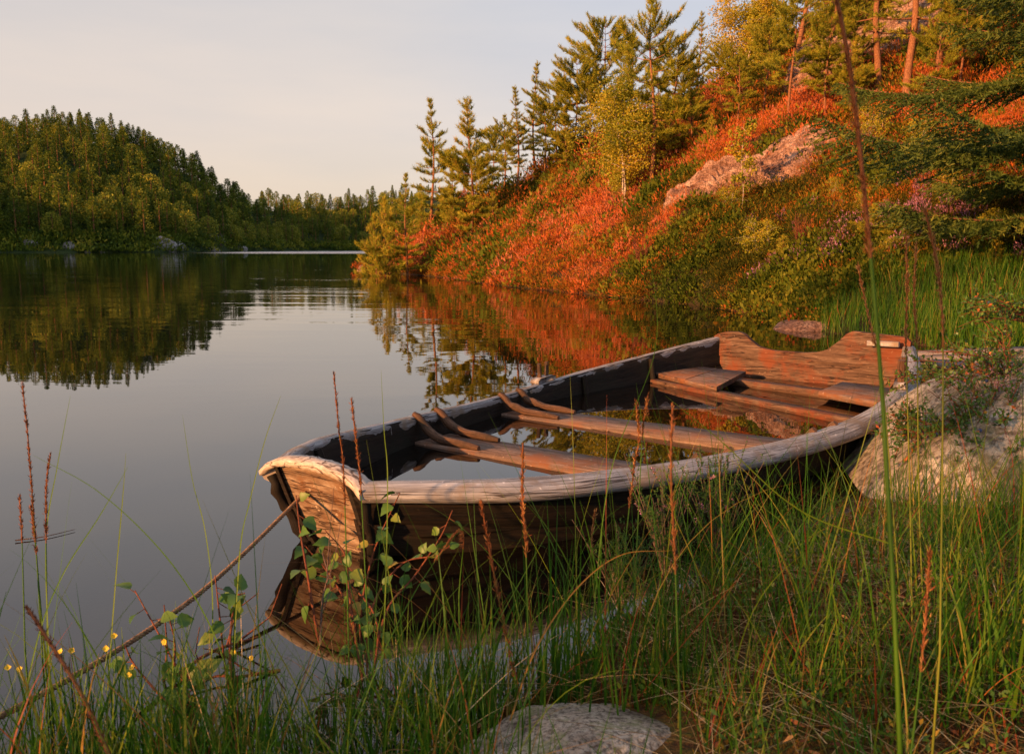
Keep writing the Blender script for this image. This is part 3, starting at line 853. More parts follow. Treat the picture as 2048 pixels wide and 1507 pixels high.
def outcrop(px, py, rx, ry, hgt, seed, label, rot, name="rock_outcrop", step=.5, res=110):
    """bare rock lying in the slope: a stepped, cracked shell that grows out of the ground"""
    h = hit(px, py, 8); BARE.append((h[0], h[1], rx, ry, rot))
    u = np.linspace(-1.25, 1.25, res); U, V_ = np.meshgrid(u, u, indexing='ij')
    lx, ly = U * rx, V_ * ry
    x = h[0] + lx * math.cos(rot) - ly * math.sin(rot); y = h[1] + lx * math.sin(rot) + ly * math.cos(rot)
    rad = np.hypot(U, V_) + .55 * (fbm(U * 1.7 + seed, V_ * 1.7 + seed * 2, 4) - .5)
    mask = 1 - sstep(.62, 1.0, rad)
    # tilted beds: quantised steps with cracks
    q = (U * .7 + V_ * 1.3 + .9 * fbm(U * 2 + seed, V_ * 2, 3)) * 3.2
    st = (np.floor(q) + sstep(.0, .35, q - np.floor(q))) / 3.2
    bed = (st - q / 3.2) * step
    cr_ = np.abs(fbm(U * 3.1 + seed * 3, V_ * 3.1 + 5, 4) - .5)
    crack = -.16 * (1 - sstep(0, .035, cr_))
    hh = hgt * (mask * (1 + bed * 2.0 + .7 * (fbm(U * 2.4 + seed * 5, V_ * 2.4, 4) - .5)) + crack * mask + .10 * mask * (fbm(U * 11, V_ * 11 + seed, 4) - .5)) - .30 * (1 - mask) - .04
    g0 = ground(x, y)
    P = np.stack([x - .35 * hh, y - .25 * hh, g0 + hh], -1)
    mb = MB(); mb.add(P, grid_faces(res, res))
    lo = P.copy(); lo[..., 2] -= .6
    mb.add(lo, grid_faces(res, res)[:, ::-1])
    for sl in ((0, slice(None)), (res - 1, slice(None)), (slice(None), 0), (slice(None), res - 1)):
        mb.add(np.stack([P[sl], lo[sl]], 1), grid_faces(res, 2))
    o = mb.build(name, M["cliff"], smooth=False)
    return tag(o, label, "rock")
outcrop(1545, 345, 1.5, .8, .21, 21, "broad sunlit pink granite outcrop halfway up the heather slope", -.5)
outcrop(1415, 378, 1.1, .6, .20, 22, "lower broken reddish rock ledge left of the pink outcrop", -.4, step=1.4)
outcrop(1485, 362, .55, .6, .32, 23, "narrow pink rock between the outcrop and the broken ledge", .2)
outcrop(1780, 105, 3.0, 1.7, .45, 24, "wide tilted rock face high on the slope behind the tall trunks", -.4, step=.9)
outcrop(1690, 128, .9, .8, .4, 25, "smaller rock step beside the wide high rock face", -.2)
outcrop(1745, 275, .25, .3, .2, 26, "small pink stone in the grass under the leafy bush", .1, name="rock", res=40)
outcrop(1520, 165, .6, .8, .4, 27, "pale rock at the foot of the ridge birches", .1, res=70)
far_rocks = [(327, 492, 3.6, 3.6, "tall grey cliff rock on the far shore, left of centre"), (352, 494, 2.6, 2.4, "grey rock joined to the right of the far cliff rock"), (432, 478, 3.0, 2.2, "pale rock standing above the far shore"),
             (425, 500, 2.6, 1.5, "low grey rock at the far waterline, left one of the pair"), (480, 498, 2.8, 2.2, "white grey rock at the far waterline, right one of the pair"), (140, 494, 1.8, 2.0, "small pale rock on the far shore near the left edge"),
             (378, 456, 2.2, 2.6, "grey crag showing between the far trees"), (62, 487, 2.0, 1.4, "grey stone in the far shore grass at the left edge")]
for i, (px, py, rx, rz, lb) in enumerate(far_rocks):
    Y = 264 if i < 5 else 262
    a = at(px, 503, 1.0); az = math.atan2(a[0], 1)
    r0 = float(np.interp(az, _AZT, _R0)) + (1.0 if py > 486 else 9)
    if i == 6: r0 += 14
    x, y = r0 * math.sin(az), r0 * math.cos(az)
    zc = CAMH + (YH - py) / FPX * y
    rock("shore_rock" if i != 6 else "crag", (x, y, zc - rz * .2), (rx, 2.5, rz), 40 + i, M["farrock"], lb, "rock", .3, .3, res=(32, 16))
for i, px in enumerate((175, 205, 250, 500, 540, 610, 660)):
    a = at(px, 503, 1.0); az = math.atan2(a[0], 1); r0 = float(np.interp(az, _AZT, _R0)) - .3
    rock("shore_stone", (r0 * math.sin(az), r0 * math.cos(az), .1), (.8, .7, .4), 60 + i, M["farrock"], "small pale stone at the waterline of the far shore", "stone", i, .3, group="stones along the far waterline", res=(20, 10))
#@@PART3
# ------------------------------------------------------------------ trees
def pine_parts(seed, H, cb=.12, R=1.2, top_up=.9, whorl=.30, dens=1.0, lean=0.0, umbrella=0.0, need=.13, tintc=.5, thin=1.0, trunk_r=None):
    """Scots pine: trunk (tapered, with branch limbs) and a crown of needle tufts on the branch ends"""
    r = np.random.default_rng(seed)
    tr = trunk_r or (.010 * H + .012)
    zs = np.linspace(-.3, H, 22)
    P = np.stack([lean * H * (zs / H) ** 2 + .03 * H * .3 * np.sin(zs * 1.3 + seed), .02 * H * np.sin(zs * .9 + 2 * seed), zs], -1)
    tb = MB(); tube(tb, P, tr * np.clip(1 - zs / H, .06, 1.1) ** .8, 8, wob=.04)
    cb_ = MB(); lb = MB()
    TP, TD, TT = [], [], []
    z = H * cb
    while z < H * .985:
        f = min(1.0, max(0.0, (z / H - cb) / (1 - cb)))
        if umbrella > 0:
            L = R * (umbrella * math.sqrt(max(0, 1 - (2 * f - 1.0) ** 2)) + (1 - umbrella) * (1 - f) ** .7) * (.8 + .4 * r.random())
        else:
            L = R * (1 - f) ** .75 * min(1, .55 + f * 2.2) * (.8 + .4 * r.random())
        L = max(L, .10 * R) * (.62 + .5 * (r.random() ** .7) + .22 * math.sin(z * 2.3 + seed))
        nb = int(r.integers(4, 7)) if thin >= 1 else int(r.integers(3, 5))
        a0 = r.random() * 6.28
        for b in range(nb):
            if r.random() < .12: continue
            a = a0 + b * 6.28 / nb + r.normal() * .22
            Lb = L * (.7 + .55 * r.random())
            el = (-.12 + 1.05 * f ** 1.3 * top_up) + r.normal() * .10
            n = 7
            s = np.linspace(0, 1, n)
            h = Lb * s * math.cos(el)
            v = Lb * (s * math.sin(el) - .10 * s * (1 - s) + .16 * s ** 2.5)
            c = np.array([np.interp(z, zs, P[:, 0]), np.interp(z, zs, P[:, 1]), z])
            bp = np.stack([c[0] + h * math.cos(a), c[1] + h * math.sin(a), z + v], -1)
            bp[:, :2] += np.cumsum(r.normal(size=(n, 2)) * .025 * Lb, 0)
            tube(lb, bp, np.linspace(max(.010, tr * .28 * (1 - f * .6)), .004, n), 4, cap=False)
            bd = unit(bp[-1] - bp[0])
            side = np.array([-math.sin(a), math.cos(a), 0])
            m = max(4, int(Lb / .075 * dens))
            for q in range(m):
                s_ = .30 + .72 * (q + r.random()) / m if Lb > .4 else .1 + .9 * (q + .5) / m
                s_ = min(s_, 1)
                bpos = np.array([np.interp(s_, s, bp[:, k]) for k in range(3)])
                sl = (.16 + .38 * (1 - s_)) * min(Lb, 1.3) * (.6 + .8 * r.random())
                sd = unit(bd * (.75 + .5 * s_) + side * r.choice([-1, 1]) * (.9 - .5 * s_) + np.array([0, 0, .30 + .35 * r.random() + .5 * f]))
                nt_ = max(1, int(sl / .07 * dens))
                for w_ in range(nt_):
                    u = (w_ + 1) / nt_
                    TP.append(bpos + sd * sl * u + r.normal(size=3) * .012); TD.append(unit(sd + np.array([0, 0, .25]))); TT.append(tintc + .18 * r.normal() + .12 * u)
        z += whorl * 1.22 * (.75 + .5 * r.random()) * (1 - .35 * f)
    TP.append(P[-1]); TD.append(np.array([0, 0, 1.])); TT.append(tintc)
    TP, TD, TT = np.array(TP), np.array(TD), np.array(TT)
    K = 14
    n = len(TP)
    base = np.repeat(TP, K, 0) - np.repeat(TD, K, 0) * (np.tile(np.linspace(0, 1, K), n) * need * .8)[:, None]
    d = np.repeat(TD, K, 0) * .9 + r.normal(size=(n * K, 3)) * .55
    tris(cb_, base, d, need * (.75 + .5 * r.random(n * K)), need * .125, np.clip(np.repeat(TT, K) + .12 * r.normal(size=n * K), 0, 1))
    # trunk and limbs in one mesh
    tb.V += lb.V; tb.T += lb.T; tb.U += lb.U
    tb.F4 += [f + tb.n for f in lb.F4]; tb.F3 += [f + tb.n for f in lb.F3]; tb.M3 += lb.M3; tb.M4 += lb.M4; tb.n += lb.n
    return tb.mesh("trunk", M["pbark"], True), cb_.mesh("crown", M["pine"])

def birch_parts(seed, H, R=.9, stems=1, cb=.25, leafn=3500, ls=.07, tintc=.5, dome=1.0, lean=.1, rad=.03):
    r = np.random.default_rng(seed)
    tb, cb_ = MB(), MB()
    LP, LT = [], []
    for k in range(stems):
        az = r.random() * 6.28; ln_ = lean * (.4 + r.random())
        h = H * (.78 + .25 * r.random() if k else 1)
        zs = np.linspace(-.2, h, 16); f = np.clip(zs / h, 0, 1)
        P = np.stack([math.cos(az) * (ln_ * h * f ** 1.3 + .05 * k) + .03 * h * np.sin(f * 7 + k), math.sin(az) * (ln_ * h * f ** 1.3 + .05 * k) + .02 * h * np.sin(f * 5 + 2 * k), zs], -1)
        tube(tb, P, rad * np.clip(1 - f, .08, 1) ** .8, 7, wob=.04)
        nb = int(h / .16)
        for b in range(nb):
            z = h * (cb + (1 - cb) * (b + r.random()) / nb); ff = min(1.0, max(0.0, (z / h - cb) / (1 - cb)))
            L = R * (math.sin(PI * min(1, .18 + .8 * ff)) ** .8 * dome + (1 - dome) * (1 - ff)) * (.5 + .6 * r.random())
            a = r.random() * 6.28; el = .35 + .6 * r.random()
            s = np.linspace(0, 1, 6)
            c = np.array([np.interp(z, zs, P[:, i]) for i in range(3)])
            bp = c + np.stack([L * s * math.cos(a) * math.cos(el), L * s * math.sin(a) * math.cos(el), L * (s * math.sin(el) - .35 * s ** 2.2)], -1)
            bp[1:] += np.cumsum(r.normal(size=(5, 3)) * .04 * L, 0)
            tube(tb, bp, np.linspace(rad * .3, .003, 6), 4, cap=False)
            nl = int(leafn / stems / nb)
            ss = .2 + .85 * r.random(nl)
            pts = np.stack([np.interp(ss, s, bp[:, i]) for i in range(3)], -1)
            cl = r.normal(size=(max(2, nl // 14), 3)) * .13 * R
            pts = pts + cl[r.integers(0, len(cl), nl)] + r.normal(size=(nl, 3)) * .055 * R + np.array([0, 0, -.03])
            LP.append(pts); LT.append(np.clip(tintc + .2 * r.normal() + .12 * r.normal(size=nl), 0, 1))
    LP = np.concatenate(LP); LT = np.concatenate(LT); n = len(LP)
    leaves(cb_, LP, r.normal(size=(n, 3)) + [0, 0, -.3], ls * (.7 + .6 * r.random(n)), ls * .75, LT)
    return tb.mesh("trunk", M["bbark"], True), cb_.mesh("crown", M["birch"])

def spruce_parts(seed, H, R, ls=.07, cb=.05):
    r = np.random.default_rng(seed)
    tb, cb_ = MB(), MB()
    zs = np.linspace(-.2, H, 14)
    tube(tb, np.stack([0 * zs, 0 * zs, zs], -1), .09 * np.clip(1 - zs / H, .05, 1), 8)
    NP_, ND, NT = [], [], []
    z = H * cb
    while z < H * .97:
        f = z / H; L = R * (1 - f) ** .8
        for b in range(5):
            a = r.random() * 6.28; Lb = L * (.6 + .5 * r.random())
            s = np.linspace(0, 1, 10)
            drop = -.10 - .18 * (1 - f)
            bp = np.stack([Lb * s * math.cos(a), Lb * s * math.sin(a), z + Lb * (drop * s + .22 * s ** 3)], -1)
            tube(tb, bp, np.linspace(.022 * (1 - f * .5), .005, 10), 4, cap=False)
            side = np.array([-math.sin(a), math.cos(a), 0]); bd = np.array([math.cos(a), math.sin(a), 0])
            for q in np.arange(.25, 1, .06 / max(Lb, .4)):
                bpos = np.array([np.interp(q, s, bp[:, i]) for i in range(3)])
                for sd_ in (-1, 1):
                    sl = Lb * .40 * (1 - q) ** .6 * (.6 + .6 * r.random()) + .06
                    m = max(3, int(sl / .024))
                    u = (np.arange(m) + r.random(m)) / m
                    dd = unit(bd * .75 + side * sd_ * .8 + np.array([0, 0, -.25 + .2 * r.random()]))
                    pts = bpos + dd * (sl * u)[:, None] + np.array([0, 0, -1]) * (.10 * sl * u ** 2)[:, None]
                    NP_.append(np.repeat(pts, 2, 0)); ND.append(np.repeat(dd[None], 2 * m, 0) * .8 + r.normal(size=(2 * m, 3)) * .5); NT.append(np.full(2 * m, .35 + .2 * r.normal()))
        z += .40 * (.8 + .4 * r.random())
    NP_, ND, NT = np.concatenate(NP_), np.concatenate(ND), np.concatenate(NT)
    tris(cb_, NP_, ND, ls * (.7 + .6 * r.random(len(NP_))), ls * .26, np.clip(NT + .15 * r.normal(size=len(NT)), 0, 1))
    return tb.mesh("trunk", M["pbark"], True), cb_.mesh("crown", M["spruce"])

PROTO = {}
def proto(key, fn, *a, **k):
    if key not in PROTO: PROTO[key] = fn(*a, **k)
    return PROTO[key]
proto("pA", pine_parts, 1, 5.0, .16, 1.0, dens=1.15, thin=1, whorl=.26)          # open pointed young pine
proto("pB", pine_parts, 2, 5.0, .08, 1.45, dens=1.15, whorl=.27, need=.15, tintc=.6)    # broad dense pyramid
proto("pC", pine_parts, 3, 5.0, .28, .68, dens=1.3, thin=1, whorl=.20, need=.11)  # thin pointed
proto("pD", pine_parts, 4, 5.0, .36, 1.6, dens=1.0, whorl=.26, umbrella=.8, top_up=.7)      # round topped
proto("pE", pine_parts, 5, 5.5, .30, 1.6, dens=1.0, whorl=.28, tintc=.45)        # tall with red trunk
proto("pF", pine_parts, 6, 2.2, .05, .75, dens=1.1, whorl=.16, need=.11, tintc=.6)       # small bushy
proto("pG", pine_parts, 7, 9.0, .27, 2.2, dens=.6, whorl=.50, umbrella=.7, top_up=.6, need=.16, trunk_r=.14)  # old tall
proto("bA", birch_parts, 11, 4.0, 1.7, 3, .25, 13000, .07, .6, 1.0, .10, .032)
proto("bB", birch_parts, 12, 4.5, 1.5, 4, .18, 12000, .075, .8, 1.0, .13, .045)
proto("bC", birch_parts, 13, 2.2, .5, 1, .30, 1100, .06, .6, 1.0, .10, .010)
proto("bD", birch_parts, 14, 1.8, .8, 5, .08, 3600, .055, .6, 1.0, .22, .012)
H0 = {"pA": 5.0, "pB": 5.0, "pC": 5.0, "pD": 5.0, "pE": 5.5, "pF": 2.2, "pG": 9.0, "bA": 4.0, "bB": 4.5, "bC": 2.2, "bD": 1.8}

def tree(key, px, pybase, pytop, label, cat=None, group=None, Y=None, rot=None, wide=1.0):
    if key == "pF": wide = .75
    if Y is None:
        h = hit(px, pybase, 6, 60)
        if h is None: h = at(px, pybase, 30); h[2] = float(ground(h[0], h[1]))
    else:
        a = at(px, pybase, Y); h = np.array([a[0], Y, float(ground(a[0], Y))])
    ztop = CAMH + ray(px, pytop)[2] / ray(px, pytop)[1] * h[1]
    s = max(.15, (ztop - h[2]) / H0[key])
    name = {"p": "pine_tree", "b": "birch_tree"}[key[0]] if key not in ("bC", "bD", "pF") else {"bC": "birch_sapling", "bD": "leafy_bush", "pF": "young_pine"}[key]
    cat = cat or name.replace("_", " ")
    t = empty(name, (h[0], h[1], h[2] - .05), (0, 0, rng.random() * 6.28 if rot is None else rot))
    t.scale = (s * wide, s * wide, s)
    tr_, cr_ = PROTO[key]
    link(bpy.data.objects.new("trunk", tr_), t); link(bpy.data.objects.new("crown", cr_), t)
    return tag(t, label, cat, group)

T_ = [
 ("pF", 752, 502, 425, "bushy young pine lowest on the point, leftmost of the near pines"),
 ("pF", 772, 492, 392, "slim young pine second from the tip of the point"),
 ("pA", 812, 474, 345, "short open pine third from the tip of the point"),
 ("pA", 866, 470, 196, "slender pointed pine on the point, the first tall one from the left"),
 ("pB", 942, 478, 192, "broad dense pyramid pine on the point beside the slender pointed one"),
 ("pE", 1010, 400, 225, "rounded pine just right of the broad pyramid pine"),
 ("pC", 1033, 392, 168, "narrow pine with bare lower trunk right of the broad pyramid pine"),
 ("pC", 1070, 362, 120, "tallest needle thin pine standing free against the sky left of the big group"),
 ("pD", 1112, 348, 165, "dark round topped pine between the needle thin pine and the big group"),
 ("pD", 1150, 335, 118, "leaning round topped pine at the left edge of the big group"),
 ("pD", 1205, 300, 42, "big flat topped pine crown left of the tall red trunked pine"),
 ("pE", 1300, 385, -12, "tallest pine of the slope with straight red trunk, its tip at the top edge"),
 ("pE", 1345, 330, 66, "pine with twin upswept tops just right of the tall red trunked pine"),
 ("pC", 1396, 235, 20, "pointed narrow pine standing against the sky above the ridge"),
 ("pB", 1380, 300, 120, "bushy pine below the pointed narrow pine on the ridge"),
 ("bA", 1252, 408, 170, "slim white stemmed birch clump in front of the tall red trunked pine"),
 ("bC", 1222, 392, 250, "thin leaning birch left of the white stemmed birch clump"),
 ("bB", 1478, 205, -30, "multi stemmed yellow birch on the ridge crest, left one of the pair"),
 ("bB", 1515, 175, -45, "multi stemmed golden birch on the ridge crest, right one of the pair"),
 ("pE", 1581, 242, -35, "open pine with thin orange trunk right of the ridge birches"),
 ("bC", 1476, 438, 235, "young birch growing in front of the pink granite outcrop"),
 ("pG", 1748, 200, -330, "tall dark trunked pine before the high rock face, left one of the two"),
 ("pG", 1815, 215, -380, "tall thick red trunked pine before the high rock face, right one of the two"),
 ("pG", 1665, 120, -280, "tall pine whose lower boughs hang at the top edge above the high rock face"),
 ("bD", 1752, 300, 200, "yellow green leafy bush below the high rock face"),
 ("bD", 1840, 345, 235, "yellow green leafy bush further right on the slope beside the dark spruce"),
 ("pF", 1105, 420, 345, "small juniper like pine under the round topped pines"),
 ("pF", 1160, 400, 330, "small bushy pine at the foot of the big group"),
 ("pF", 1060, 445, 392, "low pine bush above the heather of the point"),
 ("pB", 1240, 330, 150, "dense middle sized pine inside the big group behind the birches"),
 ("pF", 1420, 320, 225, "dark small pine left above the pink outcrop"),
 ("pE", 1960, 130, -200, "pine at the top right corner behind the spruce boughs"),
 ("bD", 1900, 420, 330, "round leafy bush above the purple heather"),
 ("pD", 1180, 330, 150, "round pine low in the left half of the big group"),
 ("pB", 1130, 345, 210, "bushy dark pine under the leaning round topped pine"),
 ("pE", 1260, 320, 60, "broad pine crown directly left of the tallest pine"),
 ("pB", 1330, 345, 200, "dense dark pine low behind the tallest pine"),
 ("pD", 985, 405, 255, "spreading pine just behind the broad pyramid pine"),
 ("pD", 1360, 260, 130, "flat dark pine crown below the twin topped pine"),
 ("pB", 905, 465, 330, "short bushy pine between the first two tall pines on the point"),
 ("pD", 1440, 230, 90, "dark pine left below the ridge birches"),
 ("pB", 1640, 200, 20, "yellow green bushy pine right of the orange trunked open pine"),
 ("pB", 1545, 130, -60, "dense pine crown behind the ridge birches at the top edge"),
 ("pD", 1610, 90, -90, "spreading pine at the top edge above the orange trunked open pine"),
 ("pB", 1700, 250, 60, "dense green pine whose boughs spread over the high rock step"),
 ("pG", 1600, 140, -260, "tall pine with bare trunk rising behind the orange trunked open pine"),
 ("pE", 1700, 215, -60, "golden pine on the slope left of the dark tall trunk"),
 ("pG", 1880, 150, -300, "tall pine trunk right of the thick red one, partly hidden by spruce boughs"),
 ("pE", 1475, 270, 90, "open golden pine below the ridge birches"),
 ("pC", 1255, 340, 100, "narrow pine tip showing behind the white stemmed birch clump"),
 ("pA", 1310, 300, 95, "open pine just behind the twin topped pine"),
 ("pE", 1090, 360, 190, "open pine standing behind the needle thin pine"),
 ("pF", 845, 480, 400, "small bushy pine at the foot of the slender pointed pine"),
 ("pF", 905, 475, 395, "small bushy pine between the slender and the broad pyramid pine"),
 ("pF", 985, 455, 375, "small bushy pine right of the broad pyramid pine"),
 ("bD", 1668, 400, 350, "leafy bush in the heather right of the pink outcrop"),
 ("pE", 1650, 245, 10, "wide golden pine right of the orange trunked open pine, below the small rock step"),
 ("pE", 1725, 150, -120, "golden pine crown touching the top edge before the high rock face"),
 ("pE", 1865, 260, 20, "golden pine on the upper right slope among the spruce boughs"),
 ("pD", 1530, 235, 40, "spreading pine beneath the golden ridge birch"),
 ("bB", 1690, 95, -140, "golden birch crown at the top edge left of the high rock face"),
 ("pD", 1920, 200, -60, "pine at the upper right edge between the two tall trunks and the spruce"),
 ("pB", 1690, 100, -100, "dense pine at the top edge left of the high rock face"),
]
for (k, px, pb, pt, lb) in T_:
    tree(k, px, pb, pt, lb)
# dead upright twiggy shrubs in the heather
for i, (px, py, hh_, lb) in enumerate([(1282, 540, .7, "dead reddish twiggy shrub standing in the heather near the water"), (1600, 500, .6, "bare twiggy shrub in the shaded heather")]):
    h = hit(px, py, 6); mb = MB()
    for k in range(26):
        a = rng.random() * 6.28; L = hh_ * (.4 + .6 * rng.random()); el = 1.0 + .5 * rng.random()
        s = np.linspace(0, 1, 5)
        P = np.stack([.3 * s * L * math.cos(a), .3 * s * L * math.sin(a), L * s * math.sin(el)], -1) + np.cumsum(rng.normal(size=(5, 3)) * .02, 0)
        tube(mb, P, np.linspace(.009, .002, 5), 4, cap=False)
        for w_ in range(5):
            q = rng.random() * .8 + .15; p0 = np.array([np.interp(q, s, P[:, j]) for j in range(3)])
            tube(mb, np.array([p0, p0 + rng.normal(size=3) * .05 + [0, 0, .08]]), [.004, .001], 3, cap=False)
    o = mb.build("dead_shrub", M["twig"]); o.location = h; tag(o, lb, "shrub")

# small separate bushes dotted over the heather
for i in range(26):
    key = ("bD", "pF", "bD")[i % 3]
    px_, py_ = 1050 + 960 * rng.random(), 330 + 240 * rng.random()
    h = hit(px_, py_, 10)
    if h is None or (1350 < px_ < 1680 and py_ < 430) or h[2] < .25 or land_sd(h[0], h[1]) < .7: continue
    s_ = (.18 + .2 * rng.random()) * (1.0 if key == "bD" else .8)
    t = empty("small_bush" if key == "bD" else "young_pine", (h[0], h[1], h[2] - .06), (0, 0, rng.random() * 6))
    t.scale = (s_ * 1.3, s_ * 1.3, s_)
    tr_, cr_ = PROTO[key]
    link(bpy.data.objects.new("trunk", tr_), t); link(bpy.data.objects.new("crown", cr_), t)
    tag(t, "knee high leafy bush dotted in the heather of the near slope" if key == "bD" else "knee high seedling pine in the heather of the near slope", "bush" if key == "bD" else "young pine",
        "small leafy bushes in the heather" if key == "bD" else "seedling pines in the heather")

# spruce standing just outside the frame, its dark boughs reaching in at the top right
sp_t, sp_c = spruce_parts(31, 9.5, 4.1)
sx, sy = 7.1, 9.8
t = empty("spruce_tree", (sx, sy, float(ground(sx, sy)) - .1), (0, 0, .7))
link(bpy.data.objects.new("trunk", sp_t), t); link(bpy.data.objects.new("crown", sp_c), t)
tag(t, "dark spruce at the right edge with drooping boughs reaching in over the slope", "spruce tree")

# unseen pines added behind the viewpoint to shade the near bank and slope foot
for i, (c_, tau, key, h_t) in enumerate([(-5.0, 24, "pG", 8.0), (-6.6, 21, "pD", 6.6), (.9, 13, "pE", 5.0), (-.7, 12, "pE", 4.6)]):
    x_, y_ = c_ * .656 - tau * .755, -c_ * .755 - tau * .656
    t = empty("birch_tree" if key[0] == "b" else "pine_tree", (x_, y_, float(ground(x_, y_)) - .1), (0, 0, i * 1.3))
    t.scale = (h_t / H0[key],) * 3
    tr_, cr_ = PROTO[key]
    link(bpy.data.objects.new("trunk", tr_), t); link(bpy.data.objects.new("crown", cr_), t)
    tag(t, "unseen tree added behind and to the left of the viewpoint for its shade", "pine tree" if key[0] == "p" else "birch tree", "unseen shade trees added behind the viewpoint")

# ------------------------------------------------------------------ rock ledges showing through the heath are in part 2; heather cover
def slope_points(n, xmin, xmax, ymin, ymax, power=1.0):
    """random points on visible near land, thinning out with distance"""
    out = []
    while sum(len(o) for o in out) < n:
        k = n * 3
        y = ymin * (ymax / ymin) ** (rng.random(k) ** power)
        tx = xmin + (xmax - xmin) * rng.random(k)
        x = tx * y
        ok = land_sd(x, y) > -.05
        out.append(np.stack([x[ok], y[ok]], -1))
    P = np.concatenate(out)[:n]
    return np.concatenate([P, ground(P[:, 0], P[:, 1])[:, None]], 1)

def clumps(mb, P, rad, hgt, per, ll, lw, tintf, spread=.8, leafy=False):
    n = len(P)
    rad = np.broadcast_to(rad, (n,)); hgt = np.broadcast_to(hgt, (n,)); ll = np.broadcast_to(ll, (n,)); lw = np.broadcast_to(lw, (n,))
    rep = lambda a: np.repeat(a, per, 0)
    r2 = np.sqrt(rng.random(n * per)); a = rng.random(n * per) * 6.28; zz = rng.random(n * per)
    rr = rep(rad) * r2
    hgh = rep(hgt) * (1 - .75 * r2 ** 2) * (.25 + .8 * zz)
    Q = rep(P) + np.stack([rr * np.cos(a), rr * np.sin(a), hgh - .03], -1)
    D = np.stack([np.cos(a) * r2 * spread, np.sin(a) * r2 * spread, .9 + 0 * a], -1) + rng.normal(size=(n * per, 3)) * .35
    t = np.clip(rep(tintf) + rng.normal(size=n * per) * .10, 0, 1)
    (leaves if leafy else tris)(mb, Q, D, rep(ll) * (.6 + .8 * rng.random(n * per)), rep(lw), t)

def sub(P, f):
    return P[rng.random(len(P)) < f]
# species map from noise and place
def zone(P):
    x, y = P[:, 0], P[:, 1]
    p = land_sd(x, y)
    nz = fbm(x * .35 + 20, y * .35 + 4, 4); nz2 = fbm(x * .8 + 2, y * .8 + 40, 3)
    return p, nz, nz2
P = np.concatenate([slope_points(15500, -.20, .66, 9.8, 40, .8), slope_points(3200, .10, .60, 9.9, 17, 1.0)])
p_, nz, nz2 = zone(P)
grassy = (P[:, 1] < 10.3) & (P[:, 0] > 3.7)
sc = np.clip(P[:, 1] / 20, .6, 1.7) * np.clip(np.exp(rng.normal(size=len(P)) * .32), .5, 2.2)
green = (nz2 > np.where((P[:, 2] > 1.5) | (P[:, 1] > 17), .56, .50)) | (rng.random(len(P)) < .08) | ((P[:, 1] < 17) & (p_ < 2.2) & (nz > .42))
bare = np.zeros(len(P), bool)
for (bx, by, brx, bry, bro) in BARE:
    dx, dy = P[:, 0] - bx, P[:, 1] - by
    lu = (dx * math.cos(bro) + dy * math.sin(bro)) / brx; lv = (-dx * math.sin(bro) + dy * math.cos(bro)) / bry
    bare |= (np.hypot(lu, lv) < .72) & (rng.random(len(P)) < .94)
green &= ~bare
hm = ~green & ~grassy & ~bare
mb = MB(); Q = P[hm]; s_ = sc[hm]
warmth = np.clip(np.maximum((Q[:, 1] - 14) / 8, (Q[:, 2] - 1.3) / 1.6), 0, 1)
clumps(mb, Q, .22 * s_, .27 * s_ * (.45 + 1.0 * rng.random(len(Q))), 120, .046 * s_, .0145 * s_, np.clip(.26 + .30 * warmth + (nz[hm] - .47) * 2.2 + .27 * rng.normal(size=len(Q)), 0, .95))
o = mb.build("heather_cover", M["heather"]); tag(o, "orange red heather covering the whole slope of the point", "heather", kind="stuff")
gm = green & ~grassy
mb = MB(); Q = P[gm]; s_ = sc[gm]
clumps(mb, Q, .24 * s_, .27 * s_, 46, .060 * s_, .036 * s_, np.clip(.48 + (nz[gm] - .5) + .18 * rng.normal(size=len(Q)), 0, 1), leafy=True)
o = mb.build("bilberry_cover", M["bilberry"]); tag(o, "green bilberry scrub in patches among the heather down to the water", "bilberry", kind="stuff")
# purple flowering heather on the shaded right part of the slope
mb = MB()
for (px, py, n_) in ((1790, 430, 9), (1900, 430, 9), (1590, 455, 6), (1700, 478, 7), (1680, 505, 6), (1880, 465, 6), (1960, 400, 5), (2030, 480, 6), (1830, 405, 3)):
    h = hit(px, py, 6)
    C = h[:2] + rng.normal(size=(n_, 2)) * [.36, .5]
    C = np.concatenate([C, ground(C[:, 0], C[:, 1])[:, None] + .05], 1)
    clumps(mb, C, .16, .30, 110, .040, .018, np.clip(.68 + .25 * rng.normal(size=n_), .2, 1))
o = mb.build("flowering_heather", M["bloom"]); tag(o, "purple flowering heather in the shaded part of the slope on the right", "heather", kind="stuff")
# shoreline overhang of roots and sprigs at the waterline
mb = MB()
for (ax, ay), (bx, by) in zip(LAND[:6], LAND[1:7]):
    n_ = int(math.hypot(bx - ax, by - ay) * 26)
    t_ = rng.random(n_)
    C = np.stack([ax + (bx - ax) * t_ + rng.normal(size=n_) * .12 + .12, ay + (by - ay) * t_, np.full(n_, .02)], -1)
    clumps(mb, C, .20, .30 + .12 * rng.random(n_), 34, .10, .018, np.clip(.38 + .2 * rng.normal(size=n_), 0, .9), spread=1.6)
o = mb.build("bank_heather", M["heather"]); tag(o, "reddish heather hanging over the waterline of the point", "heather", kind="stuff")

# grass patch beyond the stern
P = slope_points(11500, .28, .66, 7.2, 11.2, 1.0)
P = P[(P[:, 0] > 3.4) & (P[:, 1] < 10.6 + .5 * np.sin(P[:, 0] * 3))]
mb = MB(); n = len(P)
blades(mb, P - [0, 0, .02], rng.random(n) * 6.28, .05 + .2 * rng.random(n), .5 * rng.random(n), .14 + .20 * rng.random(n), .007, np.clip(.42 + .16 * rng.normal(size=n) + .25 * (rng.random(n) < .12), 0, 1), seg=4)
o = mb.build("shore_grass", M["grass"]); tag(o, "bright green rushes on the low bank beyond the boat's stern", "grass", kind="stuff")

